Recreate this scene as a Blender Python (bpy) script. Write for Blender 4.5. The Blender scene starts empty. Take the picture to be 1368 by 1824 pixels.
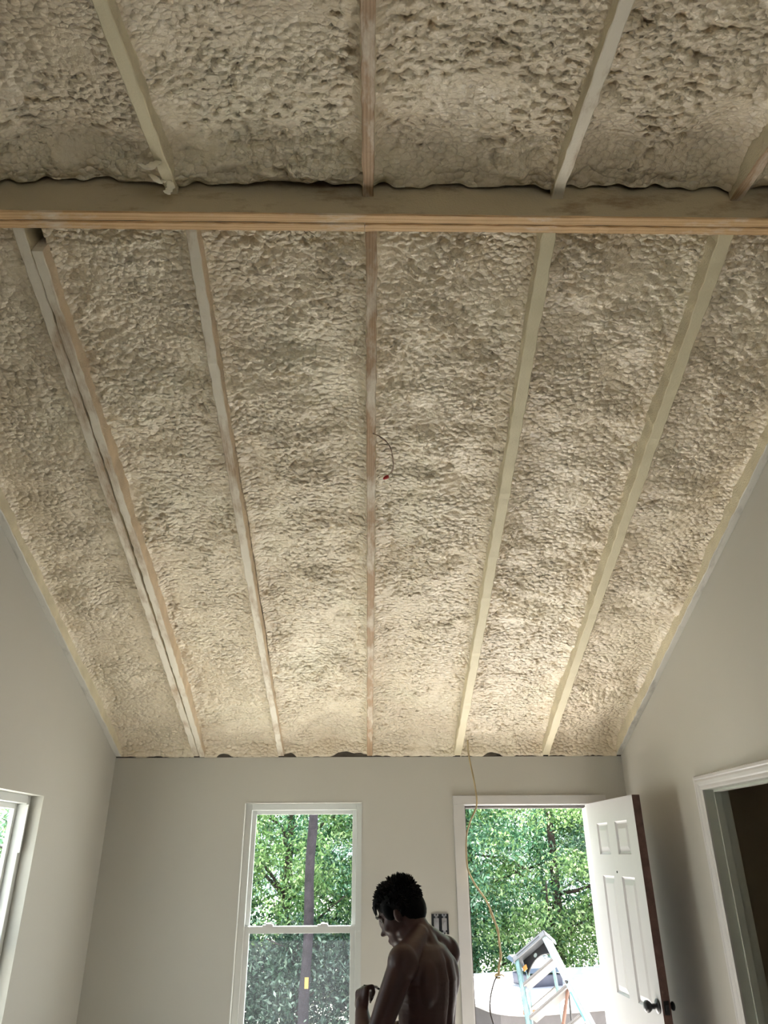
import bpy, bmesh, math, random
import numpy as np
from mathutils import Vector, Matrix

random.seed(7)
rng = np.random.default_rng(11)
SC = bpy.context.scene
COL = SC.collection
R = math.radians

# ------------------------------------------------------------------ camera
FPX, PITCH, YAW, ROLL, EYE = 1275.0, R(25.6), R(1.2), R(-0.35), 1.76
cF = np.array([math.sin(YAW)*math.cos(PITCH), math.cos(YAW)*math.cos(PITCH), math.sin(PITCH)])
cR0 = np.array([math.cos(YAW), -math.sin(YAW), 0.0])
cU0 = np.cross(cR0, cF)
cR = cR0*math.cos(ROLL) + cU0*math.sin(ROLL)
cU = -cR0*math.sin(ROLL) + cU0*math.cos(ROLL)
cam_d = bpy.data.cameras.new('camera')
cam_d.sensor_fit = 'HORIZONTAL'; cam_d.sensor_width = 36.0; cam_d.lens = 36.0*FPX/1368.0
cam_d.clip_start = 0.05; cam_d.clip_end = 300
cam = bpy.data.objects.new('camera', cam_d); COL.objects.link(cam)
m = Matrix.Identity(4)
for i in range(3):
    m[i][0] = cR[i]; m[i][1] = cU[i]; m[i][2] = -cF[i]
m[2][3] = EYE
cam.matrix_world = m
SC.camera = cam

# ------------------------------------------------------------------ sky, sun, exposure
W = bpy.data.worlds.new('world'); SC.world = W; W.use_nodes = True
wn = W.node_tree.nodes; wl = W.node_tree.links
bg = wn['Background']; bg.inputs[0].default_value = (0.78, 0.88, 1.0, 1); bg.inputs[1].default_value = 3.3
sun_d = bpy.data.lights.new('sun', 'SUN'); sun_d.energy = 60.0; sun_d.angle = R(0.6); sun_d.color = (1.0, 0.97, 0.925)
sun = bpy.data.objects.new('sun', sun_d); COL.objects.link(sun)
SUN_EL, SUN_AZ = R(50), R(7)          # azimuth measured from straight ahead, minus = left
sdir = Vector((math.sin(SUN_AZ)*math.cos(SUN_EL), math.cos(SUN_AZ)*math.cos(SUN_EL), math.sin(SUN_EL)))
sun.rotation_euler = sdir.to_track_quat('Z', 'Y').to_euler()
sun.location = (0, 20, 20)
SC.view_settings.view_transform = 'Standard'
SC.view_settings.look = 'None'
SC.view_settings.gamma = 1.0
SC.view_settings.use_curve_mapping = False
SC.view_settings.exposure = 0.12
SC.cycles.max_bounces = 12; SC.cycles.diffuse_bounces = 7; SC.cycles.transparent_max_bounces = 16
SC.cycles.sample_clamp_indirect = 6.0
SC.cycles.caustics_reflective = False; SC.cycles.caustics_refractive = False

# ------------------------------------------------------------------ room numbers
D = 5.20                    # inner face of the front wall
XL, XR = -1.745, 1.75       # inner faces of the side walls
YB = -2.6                   # back wall
ZT = 2.378                  # top of the front wall
SL = R(20.8); SB = R(10.0)  # front and back pitch
BY0, BY1, BZ = 1.706, 1.779, 3.665   # ridge beam near face, far face, underside
BACKZ = 3.749               # underside of back rafters at the beam

# ------------------------------------------------------------------ materials
def mat(name):
    M = bpy.data.materials.new(name); M.use_nodes = True
    nt = M.node_tree
    return M, nt, nt.nodes['Principled BSDF']
def N(nt, typ, **kw):
    n = nt.nodes.new(typ)
    for k, v in kw.items():
        if k in n.inputs: n.inputs[k].default_value = v
        else: setattr(n, k, v)
    return n
def coords(nt, scale=(1, 1, 1), kind='Object'):
    t = N(nt, 'ShaderNodeTexCoord'); mp = N(nt, 'ShaderNodeMapping'); mp.inputs['Scale'].default_value = scale
    nt.links.new(t.outputs[kind], mp.inputs[0]); return mp.outputs[0]
def ramp(nt, src, stops, interp='LINEAR'):
    r = N(nt, 'ShaderNodeValToRGB'); r.color_ramp.interpolation = interp
    e = r.color_ramp.elements
    while len(e) < len(stops): e.new(0.5)
    for i, (p, c) in enumerate(stops):
        e[i].position = p; e[i].color = (*c, 1) if len(c) == 3 else c
    nt.links.new(src, r.inputs[0]); return r.outputs[0]
def noise(nt, vec, scale, detail=4, rough=0.55):
    n = N(nt, 'ShaderNodeTexNoise', Scale=scale, Detail=detail, Roughness=rough)
    nt.links.new(vec, n.inputs['Vector']); return n.outputs['Fac']
def bump(nt, b, h, strength, dist):
    n = N(nt, 'ShaderNodeBump', Strength=strength, Distance=dist)
    nt.links.new(h, n.inputs['Height']); nt.links.new(n.outputs[0], b.inputs['Normal'])
def mixc(nt, fac, a, b):
    n = N(nt, 'ShaderNodeMix', data_type='RGBA')
    for s, v in ((0, fac), (6, a), (7, b)):
        if isinstance(v, (tuple, list)): n.inputs[s].default_value = (*v, 1)
        elif isinstance(v, (int, float)): n.inputs[s].default_value = v
        else: nt.links.new(v, n.inputs[s])
    return n.outputs[2]

def plain(name, col, rough=0.5, metal=0.0, var=0.0, vscale=8.0, bmp=0.0, bscale=60.0, bdist=0.002, spec=None):
    M, nt, b = mat(name)
    b.inputs['Roughness'].default_value = rough; b.inputs['Metallic'].default_value = metal
    if spec is not None: b.inputs['Specular IOR Level'].default_value = spec
    v = coords(nt)
    lo = tuple(c*(1-var) for c in col); hi = tuple(min(1, c*(1+var)) for c in col)
    c = ramp(nt, noise(nt, v, vscale), [(0.3, lo), (0.7, hi)])
    nt.links.new(c, b.inputs['Base Color'])
    if bmp: bump(nt, b, noise(nt, v, bscale, 3), bmp, bdist)
    return M

def foam_mat():
    M, nt, b = mat('spray_foam')
    v = coords(nt)
    c = ramp(nt, noise(nt, v, 2.2, 4), [(0.32, (0.72, 0.615, 0.465)), (0.5, (0.80, 0.695, 0.545)), (0.70, (0.83, 0.745, 0.585))])
    c2 = ramp(nt, noise(nt, v, 26, 3), [(0.3, (0.90, 0.88, 0.84)), (0.65, (1, 1, 1))])
    mx = N(nt, 'ShaderNodeMix', data_type='RGBA', blend_type='MULTIPLY'); mx.inputs[0].default_value = 1
    nt.links.new(c, mx.inputs[6]); nt.links.new(c2, mx.inputs[7]); nt.links.new(mx.outputs[2], b.inputs['Base Color'])
    b.inputs['Roughness'].default_value = 0.30
    b.inputs['Specular IOR Level'].default_value = 0.6
    b.inputs['Coat Weight'].default_value = 0.35; b.inputs['Coat Roughness'].default_value = 0.14
    vs = coords(nt, (0.72, 1, 1))
    dn = N(nt, 'ShaderNodeTexNoise', Scale=22, Detail=2); nt.links.new(vs, dn.inputs['Vector'])
    wv = N(nt, 'ShaderNodeVectorMath', operation='MULTIPLY_ADD'); nt.links.new(dn.outputs['Color'], wv.inputs[0]); wv.inputs[1].default_value = (0.010,)*3; nt.links.new(vs, wv.inputs[2])
    vo = N(nt, 'ShaderNodeTexVoronoi', feature='F1', Scale=58); nt.links.new(wv.outputs[0], vo.inputs['Vector'])
    sq = N(nt, 'ShaderNodeMath', operation='POWER'); nt.links.new(vo.outputs['Distance'], sq.inputs[0]); sq.inputs[1].default_value = 2.0
    mk = ramp(nt, noise(nt, v, 5.5, 3), [(0.30, (0.16,)*3), (0.58, (1.0,)*3)])
    ml_ = N(nt, 'ShaderNodeMath', operation='MULTIPLY'); nt.links.new(sq.outputs[0], ml_.inputs[0]); nt.links.new(mk, ml_.inputs[1])
    fn = N(nt, 'ShaderNodeMath', operation='MULTIPLY_ADD'); nt.links.new(noise(nt, v, 150, 3, 0.5), fn.inputs[0]); fn.inputs[1].default_value = -0.18; nt.links.new(ml_.outputs[0], fn.inputs[2])
    bp = N(nt, 'ShaderNodeBump', Strength=1.0, Distance=0.017); bp.invert = True
    nt.links.new(fn.outputs[0], bp.inputs['Height']); nt.links.new(bp.outputs[0], b.inputs['Normal'])
    return M
def wood_mat(name, base, dark, over, amount, grain=1.0):
    # wood with foam overspray: amount 0 = bare, 1 = fully coated; grain runs along local Y
    M, nt, b = mat(name)
    v = coords(nt, (1, 0.045, 1)); v1 = coords(nt)
    w = N(nt, 'ShaderNodeTexWave', wave_type='BANDS', bands_direction='X', Scale=34*grain, Distortion=5.0, Detail=3.0)
    w.inputs['Detail Scale'].default_value = 1.2
    nt.links.new(v, w.inputs['Vector'])
    g = mixc(nt, ramp(nt, w.outputs['Fac'], [(0.15, (0, 0, 0)), (0.85, (1, 1, 1))]), base, dark)
    g = mixc(nt, ramp(nt, noise(nt, v1, 3.0), [(0.35, (0, 0, 0)), (0.75, (0.5, 0.5, 0.5))]), g, tuple(0.55*x for x in base))
    v2 = coords(nt, (1, 0.35, 1))
    f = ramp(nt, noise(nt, v2, 9.0, 6, 0.65), [(max(0, 0.72-0.6*amount-0.07), (0, 0, 0)), (min(1, 0.72-0.6*amount+0.10), (1, 1, 1))])
    c = mixc(nt, f, g, over)
    nt.links.new(c, b.inputs['Base Color']); b.inputs['Roughness'].default_value = 0.6
    bump(nt, b, noise(nt, v1, 130, 3), 0.35, 0.003)
    return M
def wall_mat(name, col):
    M, nt, b = mat(name)
    v = coords(nt)
    c = ramp(nt, noise(nt, v, 0.9, 3), [(0.3, tuple(x*0.955 for x in col)), (0.7, col)])
    nt.links.new(c, b.inputs['Base Color']); b.inputs['Roughness'].default_value = 0.55
    b.inputs['Specular IOR Level'].default_value = 0.35
    bump(nt, b, noise(nt, v, 85, 3, 0.6), 0.12, 0.002)
    return M
def glass_mat(name, haze=0.0):
    M, nt, b = mat(name)
    nt.nodes.remove(b); out = nt.nodes['Material Output']
    tr = N(nt, 'ShaderNodeBsdfTransparent'); tr.inputs[0].default_value = (0.93, 0.96, 0.95, 1)
    gl = N(nt, 'ShaderNodeBsdfGlossy', Roughness=0.01)
    lw = N(nt, 'ShaderNodeLayerWeight', Blend=0.5)      # thin pane: same reflectance from either side
    pw_ = N(nt, 'ShaderNodeMath', operation='POWER'); nt.links.new(lw.outputs['Facing'], pw_.inputs[0]); pw_.inputs[1].default_value = 4.0
    fr = N(nt, 'ShaderNodeMath', operation='MULTIPLY_ADD'); nt.links.new(pw_.outputs[0], fr.inputs[0]); fr.inputs[1].default_value = 0.5; fr.inputs[2].default_value = 0.03
    mx = N(nt, 'ShaderNodeMixShader'); nt.links.new(fr.outputs[0], mx.inputs[0])
    nt.links.new(tr.outputs[0], mx.inputs[1]); nt.links.new(gl.outputs[0], mx.inputs[2])
    last = mx.outputs[0]
    if haze:
        df = N(nt, 'ShaderNodeBsdfTranslucent'); df.inputs[0].default_value = (0.55, 0.55, 0.62, 1)
        v = coords(nt)
        f = ramp(nt, noise(nt, v, 2.5, 3), [(0.3, (haze*0.5,)*3), (0.7, (haze*1.4,)*3)])
        m2 = N(nt, 'ShaderNodeMixShader'); nt.links.new(f, m2.inputs[0])
        nt.links.new(last, m2.inputs[1]); nt.links.new(df.outputs[0], m2.inputs[2]); last = m2.outputs[0]
    nt.links.new(last, out.inputs[0])
    return M
def leaf_mat(name, stops, trans=0.55):
    M, nt, b = mat(name)
    nt.nodes.remove(b); out = nt.nodes['Material Output']
    g = N(nt, 'ShaderNodeNewGeometry')
    c = ramp(nt, g.outputs['Random Per Island'], [(p, tuple(min(0.9, 1.15*x) for x in q)) for p, q in stops])
    df = N(nt, 'ShaderNodeBsdfDiffuse'); tl = N(nt, 'ShaderNodeBsdfTranslucent')
    gs = N(nt, 'ShaderNodeBsdfGlossy', Roughness=0.35); gs.inputs[0].default_value = (0.9, 1, 0.92, 1)
    nt.links.new(c, df.inputs[0]); nt.links.new(c, tl.inputs[0])
    m1 = N(nt, 'ShaderNodeMixShader'); m1.inputs[0].default_value = trans
    nt.links.new(df.outputs[0], m1.inputs[1]); nt.links.new(tl.outputs[0], m1.inputs[2])
    m2 = N(nt, 'ShaderNodeMixShader'); m2.inputs[0].default_value = 0.05
    nt.links.new(m1.outputs[0], m2.inputs[1]); nt.links.new(gs.outputs[0], m2.inputs[2])
    nt.links.new(m2.outputs[0], out.inputs[0])
    return M

CREAM = (0.66, 0.57, 0.40); PALE = (0.70, 0.64, 0.54)
M_FOAM = foam_mat()
M_SIDE = plain('overspray_side', (0.68, 0.61, 0.45), 0.6, var=0.12, vscale=9, bmp=0.8, bscale=140, bdist=0.006)
M_SIDEP = plain('overspray_side_pink', (0.66, 0.53, 0.38), 0.6, var=0.16, vscale=7, bmp=0.8, bscale=140, bdist=0.006)
M_RED = wood_mat('rafter_wood_red', (0.46, 0.315, 0.195), (0.36, 0.23, 0.135), PALE, 0.30)
M_MIX = wood_mat('rafter_wood_mixed', (0.46, 0.34, 0.22), (0.37, 0.25, 0.16), PALE, 0.52)
M_COAT = wood_mat('rafter_wood_coated', (0.48, 0.38, 0.25), (0.40, 0.29, 0.19), (0.66, 0.59, 0.42), 0.78)
M_PALE = wood_mat('edge_board_paint', (0.42, 0.40, 0.37), (0.36, 0.34, 0.31), (0.60, 0.58, 0.53), 0.62)
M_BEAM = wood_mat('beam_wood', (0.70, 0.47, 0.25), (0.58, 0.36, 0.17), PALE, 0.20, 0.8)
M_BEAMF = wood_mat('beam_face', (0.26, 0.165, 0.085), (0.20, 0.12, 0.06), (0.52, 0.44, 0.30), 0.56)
M_GAPSHADE = plain('gap_shade_wood', (0.09, 0.075, 0.06), 0.8, var=0.4)  # wood darkened to paint in the shade of the wall-top gap
M_DECK = plain('roof_deck', (0.35, 0.26, 0.17), 0.8, var=0.2)
M_WALL = wall_mat('wall_paint', (0.495, 0.483, 0.445))
M_FLOOR = plain('subfloor', (0.41, 0.39, 0.36), 0.7, var=0.12, vscale=3, bmp=0.2)
M_TRIM = plain('white_trim', (0.56, 0.55, 0.545), 0.35, var=0.03)
M_VINYL = plain('white_vinyl', (0.60, 0.61, 0.60), 0.35, var=0.02)
M_DOOR = plain('door_paint', (0.47, 0.465, 0.48), 0.38, var=0.02, vscale=5)
M_DOOREDGE = plain('door_edge_wood', (0.115, 0.06, 0.05), 0.6, var=0.35, vscale=20)
M_BLACK = plain('black_metal', (0.015, 0.015, 0.017), 0.35, var=0.2)
M_STEEL = plain('steel', (0.55, 0.54, 0.52), 0.35, metal=0.9, var=0.1)
M_GLASS = glass_mat('glass'); M_GLASSH = glass_mat('hazy_glass', 0.007)
M_FIXT = plain('jamb_paint', (0.50, 0.52, 0.47), 0.5, var=0.05)

# ------------------------------------------------------------------ mesh helpers
class MB:
    def __init__(s): s.v = []; s.f = []; s.mi = []; s.cur = 0
    def add(s, verts, faces):
        o = len(s.v); s.v += [tuple(map(float, p)) for p in verts]
        s.f += [tuple(o+i for i in f) for f in faces]; s.mi += [s.cur]*len(faces); return s
    def box(s, a, b):
        x0, x1 = sorted((a[0], b[0])); y0, y1 = sorted((a[1], b[1])); z0, z1 = sorted((a[2], b[2]))
        s.add([(x0,y0,z0),(x1,y0,z0),(x1,y1,z0),(x0,y1,z0),(x0,y0,z1),(x1,y0,z1),(x1,y1,z1),(x0,y1,z1)],
              [(0,3,2,1),(4,5,6,7),(0,1,5,4),(1,2,6,5),(2,3,7,6),(3,0,4,7)]); return s
    def frame(s, O, ax, ay, az, a, b):
        # box given in a local frame
        O, ax, ay, az = map(np.array, (O, ax, ay, az)); n = len(s.v); s.box(a, b)
        for i in range(n, len(s.v)):
            p = s.v[i]; s.v[i] = tuple(O + ax*p[0] + ay*p[1] + az*p[2])
        return s
    def tube(s, pts, r, seg=8, cap=True):
        pts = [np.array(p, float) for p in pts]; n = len(pts)
        rr = r if hasattr(r, '__len__') else [r]*n
        T = [pts[min(i+1, n-1)]-pts[max(i-1, 0)] for i in range(n)]
        T = [t/max(1e-9, np.linalg.norm(t)) for t in T]
        a = np.array([0, 0, 1.0]) if abs(T[0][2]) < 0.9 else np.array([1.0, 0, 0])
        u = np.cross(T[0], a); u /= np.linalg.norm(u)
        V = []
        for i in range(n):
            u = u - T[i]*(u@T[i]); u /= np.linalg.norm(u); w = np.cross(T[i], u)
            for k in range(seg):
                t = 2*math.pi*k/seg; V.append(pts[i]+rr[i]*(u*math.cos(t)+w*math.sin(t)))
        Fc = []
        for i in range(n-1):
            for k in range(seg):
                k2 = (k+1) % seg; Fc.append((i*seg+k, i*seg+k2, (i+1)*seg+k2, (i+1)*seg+k))
        if cap: Fc.append(tuple(range(seg))[::-1]); Fc.append(tuple((n-1)*seg+k for k in range(seg)))
        return s.add(V, Fc)
    def ball(s, c, r, seg=12, ring=8, M=None):
        r = (r, r, r) if not hasattr(r, '__len__') else r
        V = []
        for i in range(ring+1):
            ph = math.pi*i/ring
            for k in range(seg):
                t = 2*math.pi*k/seg
                V.append(np.array((r[0]*math.sin(ph)*math.cos(t), r[1]*math.sin(ph)*math.sin(t), r[2]*math.cos(ph))))
        Fc = []
        for i in range(ring):
            for k in range(seg):
                k2 = (k+1) % seg
                Fc.append((i*seg+k, (i+1)*seg+k, (i+1)*seg+k2, i*seg+k2))
        if M is not None: V = [M@p for p in V]
        V = [p+np.array(c) for p in V]
        return s.add(V, Fc)
    def lathe(s, prof, O, axis, seg=20):
        # prof: list of (distance along axis, radius)
        O = np.array(O, float); ax = np.array(axis, float); ax /= np.linalg.norm(ax)
        a = np.array([0, 0, 1.0]) if abs(ax[2]) < 0.9 else np.array([1.0, 0, 0])
        u = np.cross(ax, a); u /= np.linalg.norm(u); w = np.cross(ax, u)
        V = []; n = len(prof)
        for h, r in prof:
            for k in range(seg):
                t = 2*math.pi*k/seg; V.append(O+ax*h+r*(u*math.cos(t)+w*math.sin(t)))
        Fc = [(i*seg+k, i*seg+(k+1) % seg, (i+1)*seg+(k+1) % seg, (i+1)*seg+k) for i in range(n-1) for k in range(seg)]
        Fc.append(tuple(range(seg))[::-1]); Fc.append(tuple((n-1)*seg+k for k in range(seg)))
        return s.add(V, Fc)
    def build(s, name, mats, parent=None, smooth=False, bevel=0.0, weld=False):
        me = bpy.data.meshes.new(name)
        me.from_pydata(s.v, [], s.f)
        if not isinstance(mats, (list, tuple)): mats = [mats]
        for mm in mats: me.materials.append(mm)
        me.polygons.foreach_set('material_index', s.mi)
        bm = bmesh.new(); bm.from_mesh(me)
        if weld: bmesh.ops.remove_doubles(bm, verts=bm.verts, dist=1e-5)
        bmesh.ops.recalc_face_normals(bm, faces=bm.faces)
        if bevel:
            ed = [e for e in bm.edges if len(e.link_faces) == 2 and e.calc_face_angle(0) > 0.5]
            bmesh.ops.bevel(bm, geom=ed, offset=bevel, segments=2, affect='EDGES', profile=0.6, clamp_overlap=True)
        bm.to_mesh(me); bm.free()
        if smooth: me.polygons.foreach_set('use_smooth', [True]*len(me.polygons))
        me.update()
        return link(bpy.data.objects.new(name, me), parent)
def link(o, parent=None):
    COL.objects.link(o)
    if parent is not None: o.parent = parent
    return o
def mesh_np(name, V, Fq, mats, parent=None, smooth=True):
    me = bpy.data.meshes.new(name)
    V = np.asarray(V, np.float32); Fq = np.asarray(Fq, np.int32); k = Fq.shape[1]
    me.vertices.add(len(V)); me.vertices.foreach_set('co', V.ravel())
    me.loops.add(Fq.size); me.loops.foreach_set('vertex_index', Fq.ravel())
    me.polygons.add(len(Fq)); me.polygons.foreach_set('loop_start', np.arange(len(Fq), dtype=np.int32)*k)
    me.polygons.foreach_set('use_smooth', np.full(len(Fq), smooth))
    for mm in (mats if isinstance(mats, (list, tuple)) else [mats]): me.materials.append(mm)
    me.update(calc_edges=True); me.validate()
    return link(bpy.data.objects.new(name, me), parent)
def empty(name, loc, label=None, cat=None, group=None, rz=0.0):
    o = bpy.data.objects.new(name, None); o.empty_display_size = 0.1
    link(o); o.location = loc; o.rotation_euler = (0, 0, rz)
    return tag(o, label, cat, group)
def tag(o, label=None, cat=None, group=None, kind=None):
    if label: o['label'] = label
    if cat: o['category'] = cat
    if group: o['group'] = group
    if kind: o['kind'] = kind
    return o
def structure(o, label, cat): return tag(o, label, cat, kind='structure')

# pixel-measured helper: a point of the photograph at a known plane of the room
EYEP = np.array([0, 0, EYE])
def ray(u, v): return cF + cR*(u-684)/FPX - cU*(v-912)/FPX
def at(u, v, axis, val):
    d = ray(u, v); return EYEP + d*((val-EYEP[axis])/d[axis])

# ------------------------------------------------------------------ noise on grids
def vnoise(x, y, seed):
    # smooth value noise
    r = np.random.default_rng(seed); T = r.random((64, 64))
    xi = np.floor(x).astype(int); yi = np.floor(y).astype(int); fx = x-xi; fy = y-yi
    fx = fx*fx*(3-2*fx); fy = fy*fy*(3-2*fy)
    g = lambda a, b: T[a % 64, b % 64]
    return (g(xi, yi)*(1-fx)+g(xi+1, yi)*fx)*(1-fy) + (g(xi, yi+1)*(1-fx)+g(xi+1, yi+1)*fx)*fy
def worley(x, y, seed):
    r = np.random.default_rng(seed); J = r.random((64, 64, 2))
    xi = np.floor(x).astype(int); yi = np.floor(y).astype(int)
    f1 = np.full(x.shape, 9.0); f2 = np.full(x.shape, 9.0)
    for dx in (-1, 0, 1):
        for dy in (-1, 0, 1):
            a = xi+dx; b = yi+dy; j = J[a % 64, b % 64]
            d = np.hypot(a+j[..., 0]-x, b+j[..., 1]-y)
            f2 = np.minimum(f2, np.maximum(d, f1)); f1 = np.minimum(f1, d)
    return f1, f2

# ------------------------------------------------------------------ walls, floor
def wall_y(name, x0, x1, ztop, holes, zb=0.0, y0=YB, y1=D, jag=0.0, step=0.12):
    """side wall running along y; ztop(y) gives its top; holes = (ya, yb, za, zb)"""
    ys = set([y0, y1]); [ys.update((h[0], h[1])) for h in holes]
    ys.update(np.arange(y0, y1, step)); ys.update((BY0, BY1)); ys = sorted(y for y in ys if y0 <= y <= y1)
    mb = MB()
    for a, b in zip(ys[:-1], ys[1:]):
        if b-a < 1e-6: continue
        mid = (a+b)/2
        segs = [(zb, None)]
        for h in holes:
            if h[0]-1e-6 < mid < h[1]+1e-6: segs = [(zb, h[2]), (h[3], None)]
        for lo, hi in segs:
            ta = hi if hi is not None else ztop(a); tb = hi if hi is not None else ztop(b)
            mb.add([(x0,a,lo),(x1,a,lo),(x1,b,lo),(x0,b,lo),(x0,a,ta),(x1,a,ta),(x1,b,tb),(x0,b,tb)],
                   [(0,3,2,1),(4,5,6,7),(0,1,5,4),(1,2,6,5),(2,3,7,6),(3,0,4,7)])
    return mb
def wall_x(y0, y1, x0, x1, z0, z1, holes):
    xs = sorted(set([x0, x1] + [q for h in holes for q in h[:2]])); mb = MB()
    for a, b in zip(xs[:-1], xs[1:]):
        segs = [(z0, z1)]
        for h in holes:
            if h[0]-1e-6 < (a+b)/2 < h[1]+1e-6: segs = [(z0, h[2]), (h[3], z1)]
        for lo, hi in segs:
            if hi-lo > 1e-6: mb.box((a, y0, lo), (b, y1, hi))
    return mb
def zplane(y):       # underside of the rafters
    return ZT+(D-y)*math.tan(SL) if y >= 1.75 else BACKZ-(BY0-y)*math.tan(SB)
def jagtop(seed, lo, hi):
    def f(y):
        n = float(vnoise(np.array([y*2.3+50]), np.array([3.7]), seed)[0]); n2 = float(vnoise(np.array([y*9+50]), np.array([1.7]), seed+1)[0])
        return zplane(y)-lo-(hi-lo)*max(0.0, (n*0.7+n2*0.3-0.5)*2.2)
    return f

WIN = (-0.835, -0.050, 0.60, 2.078)        # front window opening x0,x1,z0,z1
DR = (0.615, 1.495, 0.0, 2.078)            # front door rough opening
LWIN = (3.30, 4.15, 0.60, 2.055)           # left window opening along y
RDR = (3.16, 3.985, 0.0, 2.062)            # right doorway along y
BWIN = (0.25, 1.35, 0.9, 2.1)               # unseen window added behind the camera for extra daylight

wf = wall_x(D, D+0.13, XL-0.12, XR+0.12, -0.9, ZT-0.006, [WIN, DR]).build('wall_front', M_WALL)
structure(wf, 'painted greige front wall with window and open doorway', 'wall')
wlft = wall_y('wall_left', XL-0.13, XL, jagtop(5, 0.001, 0.004), [LWIN], zb=-0.9, y1=D+0.13).build('wall_left', M_WALL)
structure(wlft, 'tall cream gable wall on the left with a window', 'wall')
wrgt = wall_y('wall_right', XR, XR+0.12, jagtop(9, 0.002, 0.013), [RDR], zb=-0.9, y1=D+0.13).build('wall_right', M_WALL)
structure(wrgt, 'tall cream gable wall on the right with a cased doorway', 'wall')
wb = wall_x(YB-0.13, YB, XL-0.12, XR+0.12, -0.9, 3.3, [BWIN]).build('wall_back', M_WALL)
structure(wb, 'painted wall behind the camera with an added window', 'wall')
fl = MB().box((XL-0.12, YB-0.13, -0.12), (XR+0.12, D+0.13, 0.0)).build('floor', M_FLOOR)
structure(fl, 'pale bare subfloor of the room', 'floor')

# small dim hall behind the right doorway
hall = MB()
HX = XR+0.12
hall.box((HX, 2.2, -0.1), (HX+1.6, 4.7, 0.0)); hall.box((HX, 2.2, 2.44), (HX+1.6, 4.7, 2.5))
hall.box((HX+1.5, 2.2, 0), (HX+1.6, 4.7, 2.44)); hall.box((HX, 2.1, 0), (HX+1.6, 2.2, 2.44)); hall.box((HX, 4.6, 0), (HX+1.6, 4.7, 2.44))
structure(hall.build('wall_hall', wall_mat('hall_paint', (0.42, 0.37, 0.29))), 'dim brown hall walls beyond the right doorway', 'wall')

# ------------------------------------------------------------------ ceiling
ceil = MB()
def slab(mb, y0, y1, zf, n0, n1):
    x0, x1 = XL-0.13, XR+0.12
    mb.add([(x0,y0,zf(y0)+n0),(x1,y0,zf(y0)+n0),(x1,y1,zf(y1)+n0),(x0,y1,zf(y1)+n0),
            (x0,y0,zf(y0)+n1),(x1,y0,zf(y0)+n1),(x1,y1,zf(y1)+n1),(x0,y1,zf(y1)+n1)],
           [(0,3,2,1),(4,5,6,7),(0,1,5,4),(1,2,6,5),(2,3,7,6),(3,0,4,7)])
zf_f = lambda y: ZT+(D-y)*math.tan(SL); zf_b = lambda y: BACKZ-(BY0-y)*math.tan(SB)
slab(ceil, BY1-0.04, D+0.35, zf_f, 0.165, 0.20)
slab(ceil, YB-0.3, BY0+0.04, zf_b, 0.165, 0.20)
ceil = ceil.build('ceiling', M_DECK)
structure(ceil, 'sloped open-rafter ceiling filled with cream spray foam', 'ceiling')

eF = (np.array([0, -math.cos(SL), math.sin(SL)]), np.array([0, math.sin(SL), math.cos(SL)]))   # along, normal
eB = (np.array([0, -math.cos(SB), -math.sin(SB)]), np.array([0, -math.sin(SB), math.cos(SB)]))
OF = np.array([0, D, ZT]); OB = np.array([0, BY0, BACKZ])
LF = (D-BY1)/math.cos(SL); LB = (BY0-YB)/math.cos(SB)

def rafter(name, O, e, L, x0, x1, t0, t1, mats, label=None, drop=0.0, bow=0.0, seed=0, h=0.15, parent=None, wobble=0.0016, twist=0.0):
    """board whose underside lies in the slope plane, local Y runs along the slope, slightly uneven edges"""
    n = max(8, int((t1-t0)/0.035)); r = np.random.default_rng(seed)
    ts = np.linspace(t0, t1, n); mb = MB(); V = []
    ch = 0.003
    for i, t in enumerate(ts):
        b = bow*math.sin(math.pi*(t-t0)/(t1-t0)); j = r.normal(0, wobble, 6)
        a0, a1 = x0+b+j[0], x1+b+j[1]
        z0 = -drop+j[2]*0.6
        prof = [(a0+ch, z0), (a1-ch, z0+twist), (a1, z0+ch+twist), (a1, h), (a0, h), (a0, z0+ch)]
        V += [(px, t, pz) for px, pz in prof]
    Fc = []; mi = []
    for i in range(n-1):
        for k in range(6):
            k2 = (k+1) % 6; Fc.append((i*6+k, i*6+k2, (i+1)*6+k2, (i+1)*6+k)); mi.append(0 if k in (0, 1, 5) else 1)
    Fc += [tuple(range(5, -1, -1)), tuple((n-1)*6+k for k in range(6))]; mi += [0, 0]
    mb.add(V, Fc); mb.mi = mi
    o = mb.build(name, mats, parent)
    M4 = Matrix.Identity(4)
    for i in range(3):
        M4[i][0] = (1, 0, 0)[i]; M4[i][1] = e[0][i]; M4[i][2] = e[1][i]; M4[i][3] = O[i]
    o.matrix_local = M4
    if label: o['label'] = label
    return o

xf = [-1.195, -0.612, 0.0, 0.61, 1.222]
hw = 0.0195
fr_spec = [([M_MIX, M_SIDE], 'split rafter on the left with a second board alongside'),
           ([M_MIX, M_SIDEP], 'rafter left of centre with grey and reddish bare wood underside'),
           ([M_RED, M_SIDE], 'centre rafter with reddish bare wood and a dangling red wire nut'),
           ([M_COAT, M_SIDE], 'rafter right of centre coated pale yellow with foam'),
           ([M_COAT, M_SIDE], 'rightmost free rafter, cream foam coated')]
rafters = []
for i, x in enumerate(xf):
    hx = hw*(1.0, 1.0, 1.0, 1.25, 1.25)[i]
    rafters.append(rafter('rafter', OF, eF, LF, x-hx, x+hx, 0.004, LF, fr_spec[i][0], fr_spec[i][1], seed=i, parent=ceil, bow=(0.004, -0.006, 0.003, 0.005, -0.006)[i]))
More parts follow.
